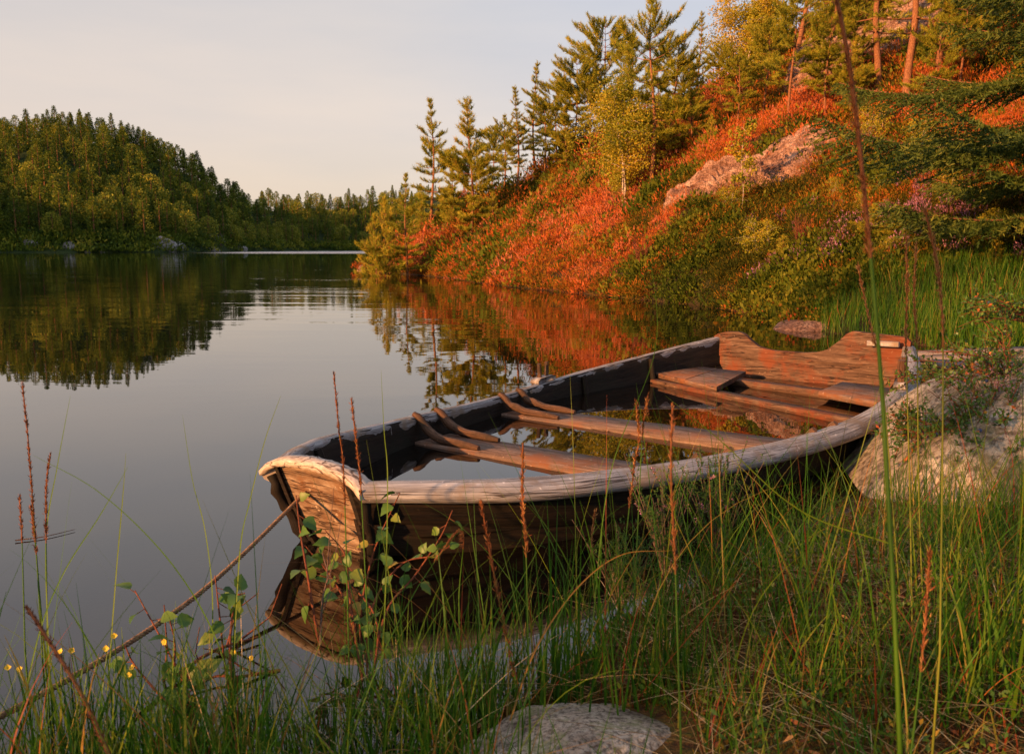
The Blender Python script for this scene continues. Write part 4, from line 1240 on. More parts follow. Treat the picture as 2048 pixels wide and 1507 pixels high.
# ------------------------------------------------------------------ far forest on the opposite shore
def far_pine(seed, H, R, kind):
    r = np.random.default_rng(seed); mb = MB()
    tube(mb, [(0, 0, -.5), (0, 0, H * .5), (0, 0, H * .97)], [.22, .14, .04], 5, mat=1, cap=False)
    n = 950
    f = r.random(n) ** .85
    if kind == "spruce":
        rad = R * (1 - f) ** .9 * (.55 + .6 * np.abs(np.sin(f * H * 2.4 + r.random()))); z = H * (.06 + .94 * f)
    elif kind == "pine":
        rad = R * (1 - f) ** .55 * np.clip(f * 6, .3, 1) * .85 * (.5 + .65 * np.abs(np.sin(f * 10 + seed))); z = H * (.20 + .80 * f)
    else:
        rad = R * np.sqrt(np.clip(1 - (f * 2 - 1) ** 2, .05, 1)); z = H * (.14 + .86 * f)
    a = r.random(n) * 6.28
    k = r.integers(0, 24, n); a = a * .35 + k * .9
    rr = rad * np.sqrt(.15 + .85 * r.random(n))
    P = np.stack([rr * np.cos(a), rr * np.sin(a), z], -1) + r.normal(size=(n, 3)) * .18
    D = np.stack([np.cos(a), np.sin(a), .25 + 0 * a if kind != "birch" else r.normal(size=n)], -1) + r.normal(size=(n, 3)) * .4
    ti = {"spruce": .22, "pine": .42, "birch": .66}[kind]
    leaves(mb, P, D, (.60 if kind != "birch" else .55) * (.6 + .8 * r.random(n)) * (1 - .55 * f ** 2), .26 if kind != "birch" else .40, np.clip(ti + .16 * r.normal(size=n) + .1 * np.sin(k * 7.7), 0, 1))
    return mb.mesh(kind, [M["farleaf"], M["pbark"]])
FAR = {"pine": [far_pine(101 + i, 10, 2.3 + .3 * i, "pine") for i in range(4)],
       "spruce": [far_pine(111 + i, 10.5, 2.0 + .2 * i, "spruce") for i in range(4)],
       "birch": [far_pine(121 + i, 7.5, 2.6 + .25 * i, "birch") for i in range(3)]}
FL = {"pine": ("far_pine", "pine tree"), "spruce": ("far_spruce", "spruce tree"), "birch": ("far_birch", "birch tree")}
ADJ = {"pine": "pine with an irregular crown", "spruce": "dark pointed spruce", "birch": "pale rounded birch"}
def far_spots(n, a0, a1, u0, u1, mind):
    pts = []
    tries = 0
    while len(pts) < n and tries < n * 60:
        tries += 1
        a = math.atan(a0 + (a1 - a0) * rng.random()); u = u0 + (u1 - u0) * rng.random()
        rc, r0 = float(np.interp(a, _AZT, _RC)), float(np.interp(a, _AZT, _R0))
        r = r0 + 1.5 + (rc - r0) * u
        x, y = r * math.sin(a), r * math.cos(a)
        if any((x - q[0]) ** 2 + (y - q[1]) ** 2 < mind ** 2 for q in pts): continue
        pts.append((x, y, u))
    return pts
def plant_far(spots, mix, where, smin, smax, extra=1.0):
    for (x, y, u) in spots:
        k = rng.choice(["pine", "spruce", "birch"], p=mix)
        me = FAR[k][rng.integers(len(FAR[k]))]
        o = bpy.data.objects.new(FL[k][0], me); s = (smin + (smax - smin) * rng.random()) * extra
        z = float(ground(x, y))
        if z < .15: continue
        o.location = (x, y, z - .1); o.rotation_euler = (0, 0, rng.random() * 6.28); o.scale = (s * (.85 + .4 * rng.random()),) * 2 + (s,)
        link(o)
        tag(o, f"{ADJ[k]} {where}", FL[k][1], f"{FL[k][1]}s {where}")
plant_far(far_spots(70, -.62, -.335, .86, 1.02, 2.6), (.42, .50, .08), "along the skyline of the left far hill", .6, 1.0)
plant_far(far_spots(190, -.62, -.30, .35, .88, 4.6), (.52, .28, .20), "on the sunlit upper slope of the left far hill", .75, 1.15)
plant_far(far_spots(170, -.62, -.30, .02, .36, 4.2), (.48, .32, .20), "in the shade low on the left far hill", .8, 1.25)
plant_far(far_spots(34, -.335, -.05, .90, 1.05, 3.5), (.5, .5, .0), "on the low skyline beyond the far bay", .35, .75)
plant_far(far_spots(150, -.31, -.10, .02, .92, 5.5), (.45, .25, .30), "in the dark wood behind the far bay", .75, 1.15)
# scrub under the far trees
S_ = far_spots(420, -.62, -.10, -.045, .06, .4) + far_spots(700, -.62, -.10, .0, 1.0, 1.0)
P = np.array([(x, y, float(ground(x, y))) for x, y, u in S_])
mb = MB(); clumps(mb, P, 2.6, 2.6, 46, .9, .5, np.clip(.38 + .2 * rng.normal(size=len(P)), 0, 1), leafy=True)
o = mb.build("far_undergrowth", M["farleaf"]); tag(o, "low green undergrowth beneath the trees of the far shore", "undergrowth", kind="stuff")
#@@PART4
# ------------------------------------------------------------------ foreground plants
def near_pts(n, x0, x1, y0, y1, cond):
    out = []; tot = 0
    while tot < n:
        x = x0 + (x1 - x0) * rng.random(n * 3); y = y0 + (y1 - y0) * rng.random(n * 3)
        ok = cond(x, y)
        out.append(np.stack([x[ok], y[ok]], -1)); tot += ok.sum()
    P = np.concatenate(out)[:n]
    z = ground(P[:, 0], P[:, 1])
    return np.concatenate([P, np.maximum(z, -.12)[:, None]], 1)
def in_boat(x, y):
    dx, dy = x - BX, y - BY
    m = dx * math.sin(BAZ) + dy * math.cos(BAZ); t = dx * math.cos(BAZ) - dy * math.sin(BAZ)
    s = np.clip(m / BL, 0, 1)
    return (m > -.08) & (m < BL + .1) & (np.abs(t) < bW(s) + .11)
def in_boulder(x, y): return ((x - 2.08) / .82) ** 2 + ((y - 3.28) / .76) ** 2 < 1
def in_fgrock(x, y): return ((x - .12) / .22) ** 2 + ((y - 1.40) / .15) ** 2 < 1
free = lambda x, y: ~in_boat(x, y) & ~in_boulder(x, y) & ~in_fgrock(x, y)
mb = MB()
# dense tufts of grass along the bank and out into the shallows
def tufts(n, x0, x1, y0, y1, lo, hi, per, Lm, Lr, W, lean, bend, tint, cond=free, tr=.12, sp=.035):
    C = near_pts(n, x0, x1, y0, y1, lambda x, y: (land_sd(x, y) > lo) & (land_sd(x, y) < hi) & cond(x, y))
    B = np.repeat(C, per, 0) + np.concatenate([rng.normal(size=(n * per, 2)) * sp, np.zeros((n * per, 1))], 1)
    k = len(B)
    Lk = np.repeat(Lm * (.7 + .6 * rng.random(n)), per) * (1 - Lr + 2 * Lr * rng.random(k))
    ti = np.clip(np.repeat(tint + .10 * rng.normal(size=n), per) + tr * rng.normal(size=k) + .42 * (rng.random(k) < .20), 0, 1)
    B[:, 2] -= .02
    blades(mb, B, rng.random(k) * 6.28, np.abs(rng.normal(size=k)) * lean, bend * rng.random(k) ** 1.5, Lk, W * (.6 + .8 * rng.random(k)), ti)
tufts(230, -1.6, .30, 1.0, 1.75, -.24, .30, 12, .22, .35, .0034, .22, 1.3, .40)          # left bank, low
tufts(32, .1, 1.6, 1.4, 2.6, .0, .12, 10, .22, .35, .0032, .24, 1.4, .42)
tufts(290, .3, 2.6, 1.35, 2.5, .06, 2.0, 15, .19, .35, .0032, .30, 1.6, .40)
tufts(60, 1.2, 2.6, 2.2, 3.0, .05, 1.4, 12, .22, .35, .0032, .28, 1.4, .45)
tufts(9, -.10, .35, 1.25, 1.65, -.10, .25, 12, .30, .3, .006, .14, .6, .36)            # broad leaved sedges
tufts(14, .7, 1.4, 1.4, 2.0, 0, 2, 10, .26, .3, .006, .18, .7, .36)
tufts(14, -.95, -.45, 1.2, 1.45, -.2, .25, 12, .27, .3, .006, .14, .6, .36)
tufts(80, -.1, 1.7, 1.12, 1.55, .02, 2.0, 13, .15, .35, .003, .35, 1.6, .42)
# long thin crossing blades
for (n_, x0, x1, y0, y1, L0) in ((100, -1.3, .0, 1.15, 1.6, .46), (210, -.1, 1.2, 1.35, 2.1, .50), (160, .9, 2.2, 1.6, 2.6, .50)):
    B = near_pts(n_, x0, x1, y0, y1, lambda x, y: (land_sd(x, y) > -.12) & free(x, y))
    k = len(B)
    blades(mb, B, rng.random(k) * 6.28, .06 + .55 * rng.random(k), 1.3 * rng.random(k) ** 2, L0 * (.6 + .7 * rng.random(k)), .0028, np.clip(.55 + .16 * rng.normal(size=k) + .3 * (rng.random(k) < .16), 0, 1), seg=10)
o = mb.build("bank_grass", M["grass"]); tag(o, "tall green grass and sedge growing along the near bank in front of the boat", "grass", kind="stuff")

# dry straw, moss sprigs and leaf litter on the bank
mb = MB()
B = near_pts(2900, .0, 2.4, 1.15, 2.9, lambda x, y: (land_sd(x, y) > 0) & free(x, y)); k = len(B)
blades(mb, B + [0, 0, .012], rng.random(k) * 6.28, 1.25 + .25 * rng.random(k), .5 * rng.random(k), .10 + .22 * rng.random(k), .0026, np.clip(.5 + .3 * rng.normal(size=k), 0, 1), seg=5)
B = near_pts(160, -1.4, .2, 1.2, 1.8, lambda x, y: (land_sd(x, y) > -.2) & free(x, y)); k = len(B)
blades(mb, B + [0, 0, .03], rng.random(k) * 6.28, .8 + .6 * rng.random(k), .9 * rng.random(k), .15 + .25 * rng.random(k), .0026, np.clip(.5 + .3 * rng.normal(size=k), 0, 1), seg=5)
o = mb.build("dry_straw", M["straw"]); tag(o, "golden dry straw lying over the moss of the near bank", "straw", kind="stuff")
mb = MB()
B = near_pts(9500, -.2, 2.5, 1.1, 3.2, lambda x, y: (land_sd(x, y) > -.02) & free(x, y))
nz = fbm(B[:, 0] * 5, B[:, 1] * 5, 3)
clumps(mb, B, .034, .040, 16, .018, .006, np.clip(.42 + (nz - .5) * 2.2, 0, 1), spread=1.2)
M["moss"] = leaf_mat("moss_sprigs", [(0, (.10, .03, .012)), (.4, (.24, .10, .02)), (.65, (.22, .17, .03)), (1, (.12, .16, .03))])
mo = mb.build("moss", M["moss"]); tag(mo, "orange and green moss carpeting the near bank", "moss", kind="stuff")
mb = MB()
B = near_pts(1100, -.1, 2.2, 1.15, 3.0, lambda x, y: (land_sd(x, y) > 0) & free(x, y)); k = len(B)
leaves(mb, B + [0, 0, .02], rng.normal(size=(k, 3)) * [1, 1, .25],   .016 + .018 * rng.random(k), .008, rng.random(k), fold=.15, flat=.5)
o = mb.build("leaf_litter", M["seed"]); tag(o, "brown fallen leaves scattered on the near bank", "leaf litter", kind="stuff")

# ground cover leaves (small green plants between the grass)
mb = MB()
B = near_pts(330, -1.4, 2.4, 1.2, 2.6, lambda x, y: (land_sd(x, y) > -.12) & free(x, y))
clumps(mb, B + [0, 0, .02], .05, .09, 22, .015, .008, np.clip(.45 + .2 * rng.normal(size=len(B)), 0, 1), leafy=True, spread=1.3)
o = mb.build("ground_cover", M["birchfg"]); tag(o, "small green leafy plants low among the bank grass", "ground cover", kind="stuff")

# a leaf with serrated rim and folded blade
def leaf_mesh(mb, p, d, nrm, L, W, tint, curl=.25):
    d = unit(d); s = unit(np.cross(d, nrm)); n = np.cross(s, d)
    t = np.array([0, .10, .22, .36, .50, .64, .78, .90, 1.0])
    w = np.array([.0, .34, .48, .50, .44, .34, .21, .09, 0]) * W
    cen = p + d * (t * L)[:, None] - n * (curl * L * t ** 2)[:, None]
    ser = np.array([1, 1.06, .94, 1.07, .93, 1.08, .92, 1.06, 1])
    Lf = cen - s * (w * ser)[:, None] + n * (w * .30)[:, None]
    Rt = cen + s * (w * ser[::-1])[:, None] + n * (w * .30)[:, None]
    V = np.concatenate([Lf, cen, Rt]); k = 9
    F = np.array([[i, i + 1, k + i + 1, k + i] for i in range(8)] + [[k + i, k + i + 1, 2 * k + i + 1, 2 * k + i] for i in range(8)])
    mb.add(V, F, tint)

def sprig(name, label, cat, stems, leaf_px, d0, group=None, Lr=(.026, .042), seed=0):
    """leafy twigs: stems are lists of (px, py, dist); leaves stand round them"""
    r = np.random.default_rng(seed)
    root = at(*stems[0][0]); t = empty(name, tuple(root))
    tb, lb = MB(), MB()
    curves = []
    for st in stems:
        C = smooth_curve([at(*q) for q in st], 22) - root
        tube(tb, C, np.linspace(.0034, .0012, 22), 5); curves.append(C)
    nl = leaf_px
    for i in range(nl):
        C = curves[i % len(curves)]
        u = .18 + .82 * ((i // len(curves)) + r.random()) / max(1, nl / len(curves))
        j = min(21, u * 21); p = np.array([np.interp(j, np.arange(22), C[:, k]) for k in range(3)])
        d = unit(np.array([r.normal(), r.normal() * .7 - .25, r.normal() * .5 - .05]))
        p2 = p + d * (.010 + .012 * r.random())
        tube(tb, np.array([p, p2]), [.0010, .0008], 4, cap=False)
        L = Lr[0] + (Lr[1] - Lr[0]) * r.random()
        leaf_mesh(lb, p2, d, np.array([r.normal() * .6, -.5 + r.normal() * .5, 1.0]), L, L * (.68 + .2 * r.random()), np.clip(.5 + .22 * r.normal(), 0, 1), .1 + .4 * r.random())
    tb.build("twig", M["twig"], t, smooth=True); lb.build("leaves", M["birchfg"], t, smooth=False)
    return tag(t, label, cat, group)
D_ = 1.95
sprig("birch_sprig", "leafy birch sprig in front of the boat's bow, the biggest of the sprigs", "birch sprig",
      [[(735, 1420, 1.7), (720, 1250, 1.85), (740, 1130, D_), (765, 1060, D_), (800, 985, D_)],
       [(735, 1420, 1.7), (700, 1230, 1.85), (660, 1150, D_), (610, 1090, D_)],
       [(735, 1420, 1.7), (770, 1230, 1.85), (830, 1150, D_), (880, 1075, D_), (905, 1020, D_)],
       [(735, 1420, 1.7), (740, 1230, 1.85), (800, 1130, D_), (870, 1110, D_), (900, 1090, D_)],
       [(735, 1420, 1.7), (700, 1200, 1.85), (690, 1110, D_), (650, 1060, D_)],
       [(735, 1420, 1.7), (755, 1250, 1.8), (700, 1170, D_), (640, 1150, D_)]], 74, D_, seed=1)
sprig("birch_sprig", "two leaf shoot crossing the bow board where the rope is tied", "birch sprig",
      [[(640, 1300, 1.75), (615, 1150, 1.8), (600, 1060, 1.9), (592, 990, 1.95)]], 5, D_, seed=2)
sprig("birch_sprig", "leafy sprig beside the mooring rope at the left, with rounded green leaves", "birch sprig",
      [[(400, 1470, 1.5), (370, 1370, 1.55), (330, 1290, 1.6), (270, 1180, 1.65)], [(400, 1470, 1.5), (350, 1380, 1.55), (350, 1290, 1.6), (340, 1240, 1.6)],
       [(400, 1470, 1.5), (330, 1400, 1.5), (270, 1330, 1.6), (250, 1290, 1.6)]], 26, 1.6, seed=3)
sprig("birch_sprig", "leafy sprig just right of the mooring rope's middle", "birch sprig",
      [[(470, 1440, 1.6), (450, 1330, 1.65), (440, 1240, 1.7), (430, 1150, 1.75)], [(470, 1440, 1.6), (460, 1300, 1.65), (470, 1200, 1.7), (490, 1185, 1.7)]], 18, 1.7, seed=4)
sprig("birch_sprig", "low leafy sprig over the dark water below the rope", "birch sprig",
      [[(385, 1500, 1.5), (380, 1440, 1.52), (390, 1380, 1.55), (360, 1330, 1.58)]], 8, 1.6, seed=5, Lr=(.038, .055))

# green heather bushes at the bank by the hull
def heather_bush(name, px, py, Y, nst, hgt, spread, label, bloom=0.0, mat=None, cat="heather bush"):
    a = at(px, py, Y); a[2] = max(-.05, float(ground(a[0], a[1])))
    mb = MB(); tb = MB()
    for k in range(nst):
        az = rng.random() * 6.28; lean = spread * rng.random() ** .7; h = hgt * (.6 + .5 * rng.random())
        s = np.linspace(0, 1, 9)
        C = np.stack([lean * h * s ** 1.3 * math.cos(az), lean * h * s ** 1.3 * math.sin(az), h * s], -1) + np.stack([rng.normal() * .02 * s, rng.normal() * .02 * s, 0 * s], -1)
        tube(tb, C, np.linspace(.0022, .0007, 9), 4, cap=False)
        for q in range(5):
            u0 = .3 + .6 * rng.random(); p0 = np.array([np.interp(u0, s, C[:, j]) for j in range(3)])
            dd = unit(np.array([rng.normal() * .5, rng.normal() * .5, 1.0])); L2 = h * .28 * rng.random() + .02
            u = rng.random(26); P = p0 + dd * (L2 * u)[:, None]
            ti = np.clip(.35 + .15 * rng.normal(size=26), 0, 1)
            bl = (u > .35) & (rng.random() < bloom)
            tris(mb, P, dd + rng.normal(size=(26, 3)) * .7, .0085, .0034, np.where(bl, .95, ti), mat=0)
            if bl.any(): leaves(mb, P[bl], rng.normal(size=(bl.sum(), 3)), .0065, .0055, .5 + .5 * rng.random(bl.sum()), mat=1)
        u = rng.random(50); P = np.stack([np.interp(u, s, C[:, j]) for j in range(3)], -1)
        tris(mb, P, np.array([0, 0, .8]) + rng.normal(size=(50, 3)) * .7, .009, .0034, np.clip(.35 + .15 * rng.normal(size=50), 0, 1))
    t = empty(name, tuple(a))
    tb.build("stems", M["gtwig"], t); mb.build("sprigs", [M["hgreen"], M["pinkbloom"]], t)
    return tag(t, label, cat)
M["hgreen"] = leaf_mat("heather_green", [(0, (.03, .08, .015)), (.5, (.07, .15, .03)), (.9, (.14, .18, .04)), (1, (.3, .12, .06))])
M["pinkbloom"] = leaf_mat("pink_bells", [(0, (.35, .10, .20)), (1, (.62, .34, .50))], transl=.3)
heather_bush("heather_bush", 1330, 1190, 2.35, 30, .34, .45, "green heather bush on the bank edge in front of the boat's side", .06)
heather_bush("heather_bush", 1430, 1150, 2.5, 26, .34, .45, "second green heather bush, just right of the one before the boat's side", .06)
heather_bush("heather_bush", 1240, 1260, 2.1, 18, .22, .6, "low green heather bush at the water's edge left of the taller pair", .03)
heather_bush("heather_bush", 2010, 930, 3.1, 34, .42, .5, "pink flowering heather on the boulder at the right edge", .75)
heather_bush("heather_bush", 1960, 790, 3.5, 20, .30, .5, "small pink flowering heather behind the boulder's top", .7)

# bilberry shrub trailing over the boulder
def bilberry(px, py, Y, zb, n_st, L, label, seed, berries=0, tilt=(-1, -.2)):
    r = np.random.default_rng(seed)
    a = at(px, py, Y)
    t = empty("bilberry_shrub", tuple(a)); tb, lb = MB(), MB(); tips = []
    for k in range(n_st):
        az = r.random() * 6.28; dirx = np.array([math.cos(az) * .8 + tilt[0] * .5, math.sin(az) * .8 + tilt[1] * .5, .35 + .6 * r.random()])
        s = np.linspace(0, 1, 8); Lk = L * (.5 + .6 * r.random())
        C = unit(dirx) * (s * Lk)[:, None] + np.cumsum(r.normal(size=(8, 3)) * .012, 0) + np.array([0, 0, -.10]) * (s ** 2)[:, None]
        tube(tb, C, np.linspace(.003, .001, 8), 4, cap=False); tips.append(C)
        for q in range(7):
            u0 = .2 + .75 * r.random(); p0 = np.array([np.interp(u0, s, C[:, j]) for j in range(3)]); dd = unit(r.normal(size=3) + unit(dirx) + [0, 0, .5]); L2 = .04 + .07 * r.random()
            tube(tb, np.array([p0, p0 + dd * L2]), [.0013, .0007], 3, cap=False)
            m_ = 9; u = (np.arange(m_) + r.random(m_)) / m_
            P = p0 + dd * (L2 * u)[:, None]
            leaves(lb, P, r.normal(size=(m_, 3)) + dd * .5, .018 * (.7 + .6 * r.random(m_)), .011, np.clip(.45 + .2 * r.normal(size=m_) + .5 * (r.random(m_) < .05), 0, 1), fold=.2, flat=.8)
    tb.build("stems", M["twig"], t); lb.build("leaves", M["bilb_fg"], t)
    for b in range(berries):
        C = tips[b % len(tips)]; p = C[5] + r.normal(size=3) * .012 + [0, 0, -.012]
        bb = MB(); th = np.linspace(0, PI, 9); ph = np.linspace(0, 2 * PI, 12, endpoint=False); TH, PH = np.meshgrid(th, ph, indexing='ij')
        rad = .0062 * (1 - .12 * (TH < .3))
        bb.add(p + np.stack([rad * np.sin(TH) * np.cos(PH), rad * np.sin(TH) * np.sin(PH), rad * np.cos(TH)], -1), grid_faces(9, 12, True))
        bb.build("berry", M["berry"], t, smooth=True)
    return tag(t, label, "bilberry shrub")
M["bilb_fg"] = leaf_mat("bilberry_fresh", [(0, (.025, .07, .012)), (.5, (.07, .15, .022)), (.85, (.14, .22, .03)), (1, (.4, .10, .02))], rough=.45, spec=.4)
bilberry(2040, 770, 3.3, 0, 30, .44, "bilberry shrub with dark blue berries at the right edge behind the boulder", 5, 9)
bilberry(1960, 880, 3.0, 0, 20, .36, "bilberry shrub trailing down over the middle of the boulder", 6, 2, (-1.3, -.4))
bilberry(1840, 870, 3.15, 0, 8, .16, "small tuft of bilberry on the left shoulder of the boulder", 7, 0)
bilberry(1890, 765, 3.9, 0, 10, .22, "small bilberry tuft between the boulder and the boat's stern", 8, 2)
bilberry(2060, 640, 3.6, 0, 14, .32, "tall bilberry shoots at the right edge against the rushes", 9, 2)

# seed headed grass stalks standing up singly
def stalk(pts, label, rad=.0016, head=.4, hr=.0045, tint=.5, group="flowering grass stalks of the near bank", loose=1.0, seed=0):
    hr = hr * (.5 if pts[0][2] < 1.3 else .8)
    r = np.random.default_rng(seed)
    C = smooth_curve([at(*q) for q in pts], 60)          # from top to bottom
    root = C[-1].copy()
    g_ = max(-.1, float(ground(root[0], root[1])))
    if root[2] > g_:
        C = np.concatenate([C, [[root[0], root[1], g_]]])
    root = C[-1].copy(); C = C - root
    ln = np.concatenate([[0], np.cumsum(np.linalg.norm(np.diff(C, axis=0), axis=1))]); tot = ln[-1]
    t = empty("grass_stalk", tuple(root))
    mb = MB(); tube(mb, C, np.interp(ln, [0, tot], [rad * .5, rad * 1.25]), 6)
    mb.T = [np.full(len(a_), .50 + .25 * (tint > .6)) for a_ in mb.T]
    mb.build("stem", M["grass"], t, smooth=True)
    hb = MB(); hl = head
    n = int(hl / .0028)
    u = np.sort(r.random(n)) * hl
    swell = .55 + .45 * np.abs(np.sin(u / hl * 14 + seed))
    P = np.stack([np.interp(u, ln, C[:, j]) for j in range(3)], -1); Tn = unit(C[0] - np.stack([np.interp(u + .03, ln, C[:, j]) for j in range(3)], -1))
    for rep_ in range(4):
        D = Tn + r.normal(size=(n, 3)) * .28 * loose
        off = r.normal(size=(n, 3)) * hr * .26 * loose * swell[:, None]
        leaves(hb, P + off, D, (.006 + .004 * r.random(n)) * (.6 + .6 * swell) * (1 + hr * 40), .0009 + hr * .22, np.clip(tint + .2 * r.normal(size=n), 0, 1), fold=.4)
    tube(hb, np.stack([np.interp(np.linspace(0, hl, 20), ln, C[:, j]) for j in range(3)], -1), rad * .9, 4, tint=.4)
    hb.build("seed_head", M["seed"], t)
    return tag(t, label, "grass stalk", group)
stalk([(45, 770, 1.75), (58, 900, 1.72), (72, 1100, 1.70), (92, 1340, 1.62)], "tallest thin seed stalk at the far left over the open water", head=.32, hr=.0035, tint=.25, seed=1)
stalk([(101, 905, 1.72), (92, 1000, 1.70), (95, 1300, 1.62)], "straight seed stalk second from the tallest at the far left", head=.18, hr=.004, tint=.3, seed=2)
stalk([(39, 993, 1.75), (44, 1080, 1.7), (50, 1300, 1.6)], "short seed stalk nearest the left edge of the picture", head=.10, hr=.004, tint=.3, seed=3)
stalk([(61, 1010, 1.72), (72, 1100, 1.7), (85, 1320, 1.62)], "short seed stalk between the two taller ones at the far left", head=.10, hr=.004, tint=.35, seed=4)
stalk([(668, 750, 1.9), (678, 860, 1.9), (688, 960, 1.88), (700, 1400, 1.6)], "dark thin seed stalk before the bow end of the boat, left one of the pair", head=.30, hr=.0035, tint=.3, seed=5)
stalk([(703, 800, 1.9), (712, 880, 1.9), (722, 980, 1.88), (745, 1450, 1.6)], "reddish seed stalk before the bow end of the boat, right one of the pair", head=.22, hr=.005, tint=.5, seed=6)
stalk([(1272, 805, 1.9), (1278, 880, 1.9), (1265, 960, 1.88), (1225, 1320, 1.7)], "bushy reddish seed stalk crossing the middle of the near rail, left one of the pair", head=.24, hr=.0055, tint=.5, seed=7)
stalk([(1296, 790, 1.9), (1290, 830, 1.9), (1283, 900, 1.9), (1262, 1350, 1.7)], "small seed stalk leaning on the bushy reddish one before the middle of the near rail", head=.10, hr=.005, tint=.6, seed=8)
stalk([(1345, 815, 1.15), (1342, 950, 1.12), (1350, 1120, 1.1), (1362, 1500, .98)], "thick brown seed stalk close to the lens right of the middle of the near rail", head=.22, hr=.0042, tint=.6, rad=.0014, seed=9)
stalk([(1046, 885, 1.4), (1045, 1000, 1.4), (1052, 1100, 1.38), (1060, 1450, 1.3)], "rusty seed stalk in front of the near rail between the two seats", head=.19, hr=.005, tint=.6, seed=10)
stalk([(962, 1003, 1.5), (985, 1130, 1.48), (1010, 1260, 1.45), (1045, 1420, 1.4)], "dark red seed stalk leaning left over the hull's reflection", head=.34, hr=.006, tint=.35, seed=11)
stalk([(1190, 1022, 1.9), (1183, 1090, 1.9), (1190, 1200, 1.85), (1220, 1380, 1.7)], "short pale seed stalk before the hull's side", head=.11, hr=.005, tint=.8, seed=12)
stalk([(1660, -60, .95), (1690, 80, .95), (1712, 230, .95), (1738, 480, .93), (1765, 800, .90), (1790, 1250, .84), (1800, 1500, .82)], "very tall thick grass stalk rising past the top edge in front of the slope", rad=.0026, head=.30, hr=.0065, tint=.45, loose=1.2, seed=13)
stalk([(1715, 530, 2.0), (1730, 600, 2.0), (1748, 680, 1.98), (1765, 760, 1.95), (1800, 1200, 1.8)], "golden seed stalk arching beside the very tall stalk, before the boat's stern", head=.28, hr=.0065, tint=.85, seed=14)
stalk([(1813, 475, 1.8), (1814, 600, 1.8), (1812, 690, 1.8), (1820, 1000, 1.75), (1826, 1350, 1.6)], "golden brown seed stalk crossing the near stern corner", head=.24, hr=.0065, tint=.75, seed=15)
stalk([(1832, 488, 1.9), (1828, 600, 1.9), (1834, 690, 1.9), (1838, 1000, 1.85), (1850, 1300, 1.7)], "thin golden seed stalk just right of the one crossing the stern corner", head=.22, hr=.005, tint=.85, seed=16)
stalk([(1850, 420, 1.4), (1872, 520, 1.4), (1885, 640, 1.38), (1885, 900, 1.35), (1880, 1300, 1.2)], "tan seed stalk bending left above the grey landing boards", head=.22, hr=.0055, tint=.7, seed=17)
stalk([(55, 1215, 1.05), (110, 1300, 1.0), (165, 1390, .96), (215, 1500, .92), (235, 1540, .9)], "dark purple brown stalk slanting down to the right in the bottom left corner", rad=.0024, head=.30, hr=.006, tint=.12, seed=18)
stalk([(870, 1120, 1.8), (925, 1060, 1.8), (918, 1200, 1.8), (925, 1400, 1.6)], "thin brown seed stalk below the rounded end of the near rail", head=.14, hr=.004, tint=.5, seed=19)
stalk([(1860, 1100, 1.1), (1850, 1250, 1.08), (1835, 1400, 1.02), (1820, 1520, .98)], "rusty seed stalk low in the bottom right grass", head=.16, hr=.005, tint=.6, seed=20)

# long single blades that cross the open water and the boat
def long_blade(pts, label, w=.0035, tint=.5):
    C = smooth_curve([at(*q) for q in pts], 40)
    n = len(C); T = unit(np.gradient(C, axis=0)); S = unit(np.cross(T, [0.2, 1.0, 0.1]))
    N_ = np.cross(S, T)
    t_ = np.linspace(0, 1, n)[:, None]; wv = w * (.08 + .92 * t_ ** .6)
    root = C[-1].copy(); C = C - root
    V = np.stack([C - S * wv / 2, C + N_ * wv * .2, C + S * wv / 2], 1)
    mb = MB(); mb.add(V, grid_faces(n, 3), tint)
    o = mb.build("long_grass", M["grass"]); o.location = root
    return tag(o, label, "long grass", "long single blades crossing the view")
long_blade([(141, 790, 1.7), (115, 930, 1.7), (92, 1080, 1.68), (98, 1330, 1.6)], "long upright blade at the far left reaching the hill's reflection", tint=.55)
long_blade([(67, 910, 1.5), (200, 985, 1.5), (330, 1110, 1.5), (420, 1250, 1.5), (480, 1420, 1.45)], "long blade arching down to the right across the open water")
long_blade([(256, 933, 1.5), (200, 1030, 1.5), (130, 1140, 1.5), (80, 1260, 1.45), (40, 1440, 1.4)], "long blade leaning right, crossing the arching one over the water", tint=.5)
long_blade([(252, 905, 1.7), (245, 1000, 1.7), (232, 1150, 1.68), (215, 1380, 1.6)], "upright pale blade over the water left of the rope", tint=.62)
long_blade([(365, 830, 1.8), (385, 960, 1.8), (410, 1060, 1.78), (425, 1200, 1.7), (420, 1400, 1.6)], "upright blade over the water halfway between the left edge and the boat", tint=.58)
long_blade([(762, 738, 1.9), (768, 860, 1.9), (775, 960, 1.88), (770, 1200, 1.75), (760, 1400, 1.6)], "thin upright blade crossing the far rail near the bow", tint=.6)
long_blade([(562, 790, 1.8), (530, 880, 1.8), (500, 1000, 1.78), (480, 1100, 1.7), (465, 1350, 1.6)], "blade leaning right beside the bow board's left edge", tint=.6)
long_blade([(1300, 495, 1.6), (1310, 700, 1.6), (1220, 950, 1.6), (1180, 1300, 1.5)], "thin dark blade rising in front of the far rail to the slope", tint=.5, w=.0022)
long_blade([(1345, 1100, 1.5), (1240, 1110, 1.5), (1150, 1180, 1.48), (1070, 1300, 1.45), (1020, 1440, 1.4)], "orange bent blade under the near rail", tint=.9)
long_blade([(1790, 1090, 1.6), (1600, 1020, 1.6), (1440, 880, 1.6), (1330, 790, 1.6)][::-1], "yellow green blade lying slantwise before the near rail", tint=.65, w=.003)

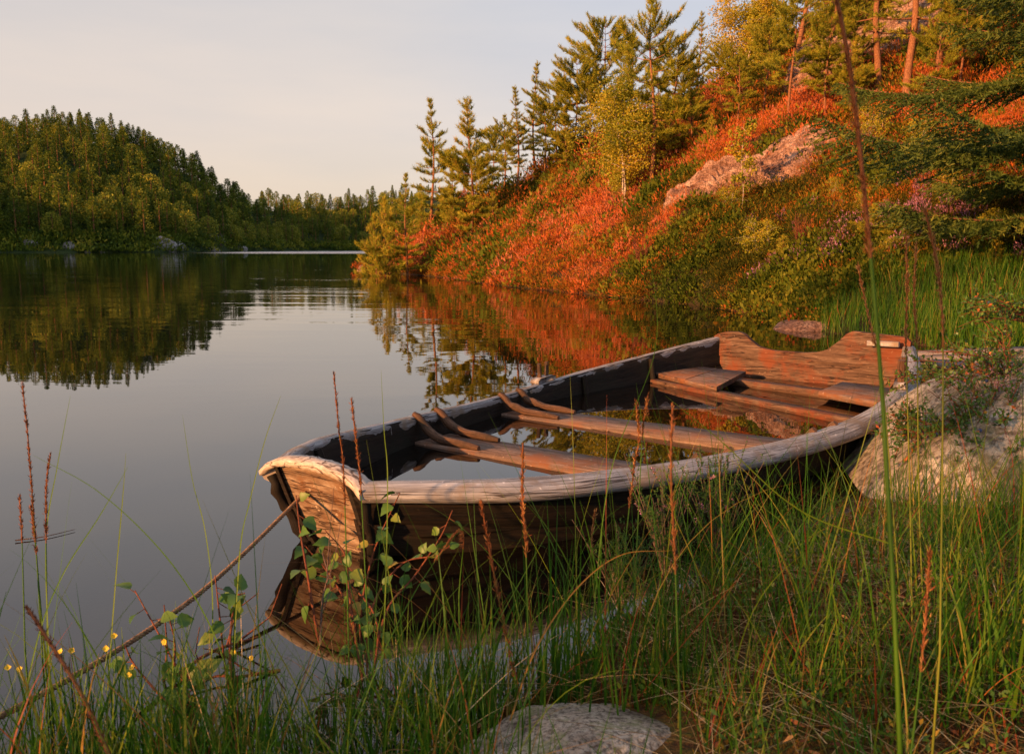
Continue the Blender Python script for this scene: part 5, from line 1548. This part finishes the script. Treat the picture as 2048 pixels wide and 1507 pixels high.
# yellow flowers in the left bank grass
def flower(px, py, Y, i):
    a = at(px, py, Y); g_ = max(-.05, float(ground(a[0], Y)))
    t = empty("yellow_flower", (a[0], a[1], g_))
    h = a[2] - g_
    mb = MB(); b = rng.normal(size=2) * .02
    tube(mb, smooth_curve([(b[0], b[1], 0), (b[0] * .5 + .006, b[1] * .4, h * .5), (0, 0, h)], 10), .0010, 4); mb.build("stem", M["grass"], t)
    fb = MB(); face = unit(np.array([rng.normal() * .5, -.9, .8 + rng.normal() * .3])); s1 = unit(np.cross(face, [0, 0, 1])); s2 = np.cross(face, s1)
    for k in range(4 + (i % 2)):
        q = k * 2 * PI / (4 + (i % 2)); d = s1 * math.cos(q) + s2 * math.sin(q)
        leaf_mesh(fb, np.array([0, 0, h]), d + face * .35, face, .007, .008, rng.random(), -.2)
    fb.build("petals", M["yellow"], t)
    tag(t, "small yellow flower among the left bank grass", "flower", "yellow flowers of the left bank")
for i, (px, py) in enumerate([(15, 1335), (40, 1338), (122, 1303), (142, 1300), (212, 1297), (330, 1283), (384, 1397), (250, 1416), (258, 1350), (265, 1335), (228, 1272), (465, 1305), (505, 1315), (235, 1492), (405, 1432)]):
    flower(px, py, 1.45 + .02 * (i % 4), i)

# floating twigs, sunken branch, red leaf
def twig(pts, label, rad, name="twig", mat="gtwig", branch=0):
    C = smooth_curve(pts, 30); root = C[0].copy(); mb = MB()
    tube(mb, C - root, np.linspace(rad, rad * .4, 30), 6, wob=.08)
    for k in range(branch):
        i = rng.integers(6, 26); d = unit(C[min(29, i + 3)] - C[i] + rng.normal(size=3) * .05)
        tube(mb, np.array([C[i] - root, C[i] - root + d * .08 + rng.normal(size=3) * .012, C[i] - root + d * .15 + rng.normal(size=3) * .03]), [rad * .5, rad * .3, rad * .2], 4)
    o = mb.build(name, M[mat]); o.location = root
    return tag(o, label, "branch")
def onw(px, py, z=.005):
    d = ray(px, py); t_ = (CAMH - z) / -d[2]; return np.array([0, 0, CAMH]) + d * t_
twig([onw(30, 1080), onw(90, 1072), onw(150, 1058)], "thin twig floating on the open water at the left", .0022)
twig([onw(265, 1405, -.02), onw(350, 1350, .0), onw(430, 1300, .012), onw(520, 1272, .01)], "dark wet branch lying in the water under the rope", .006, mat="twig", branch=5)
twig([onw(560, 1340, .0), onw(480, 1352, .01), onw(420, 1356, .012), onw(300, 1440, -.01)], "thinner dark branch half sunk nearer the bank", .004, mat="twig", branch=4)
twig([at(640, 1290, 1.75), at(645, 1200, 1.8), at(655, 1150, 1.85), at(645, 1105, 1.9)], "bare grey white twig standing under the biggest birch sprig", .0028, branch=3)
mb = MB(); leaf_mesh(mb, np.zeros(3), np.array([.5, -.2, .5]), np.array([0, -1, .6]), .05, .04, .3, .1)
o = mb.build("red_leaf", M["red"]); a = at(1330, 1245, 2.02); o.location = a; tag(o, "bright red autumn leaf at the bank edge by the low heather", "leaf")
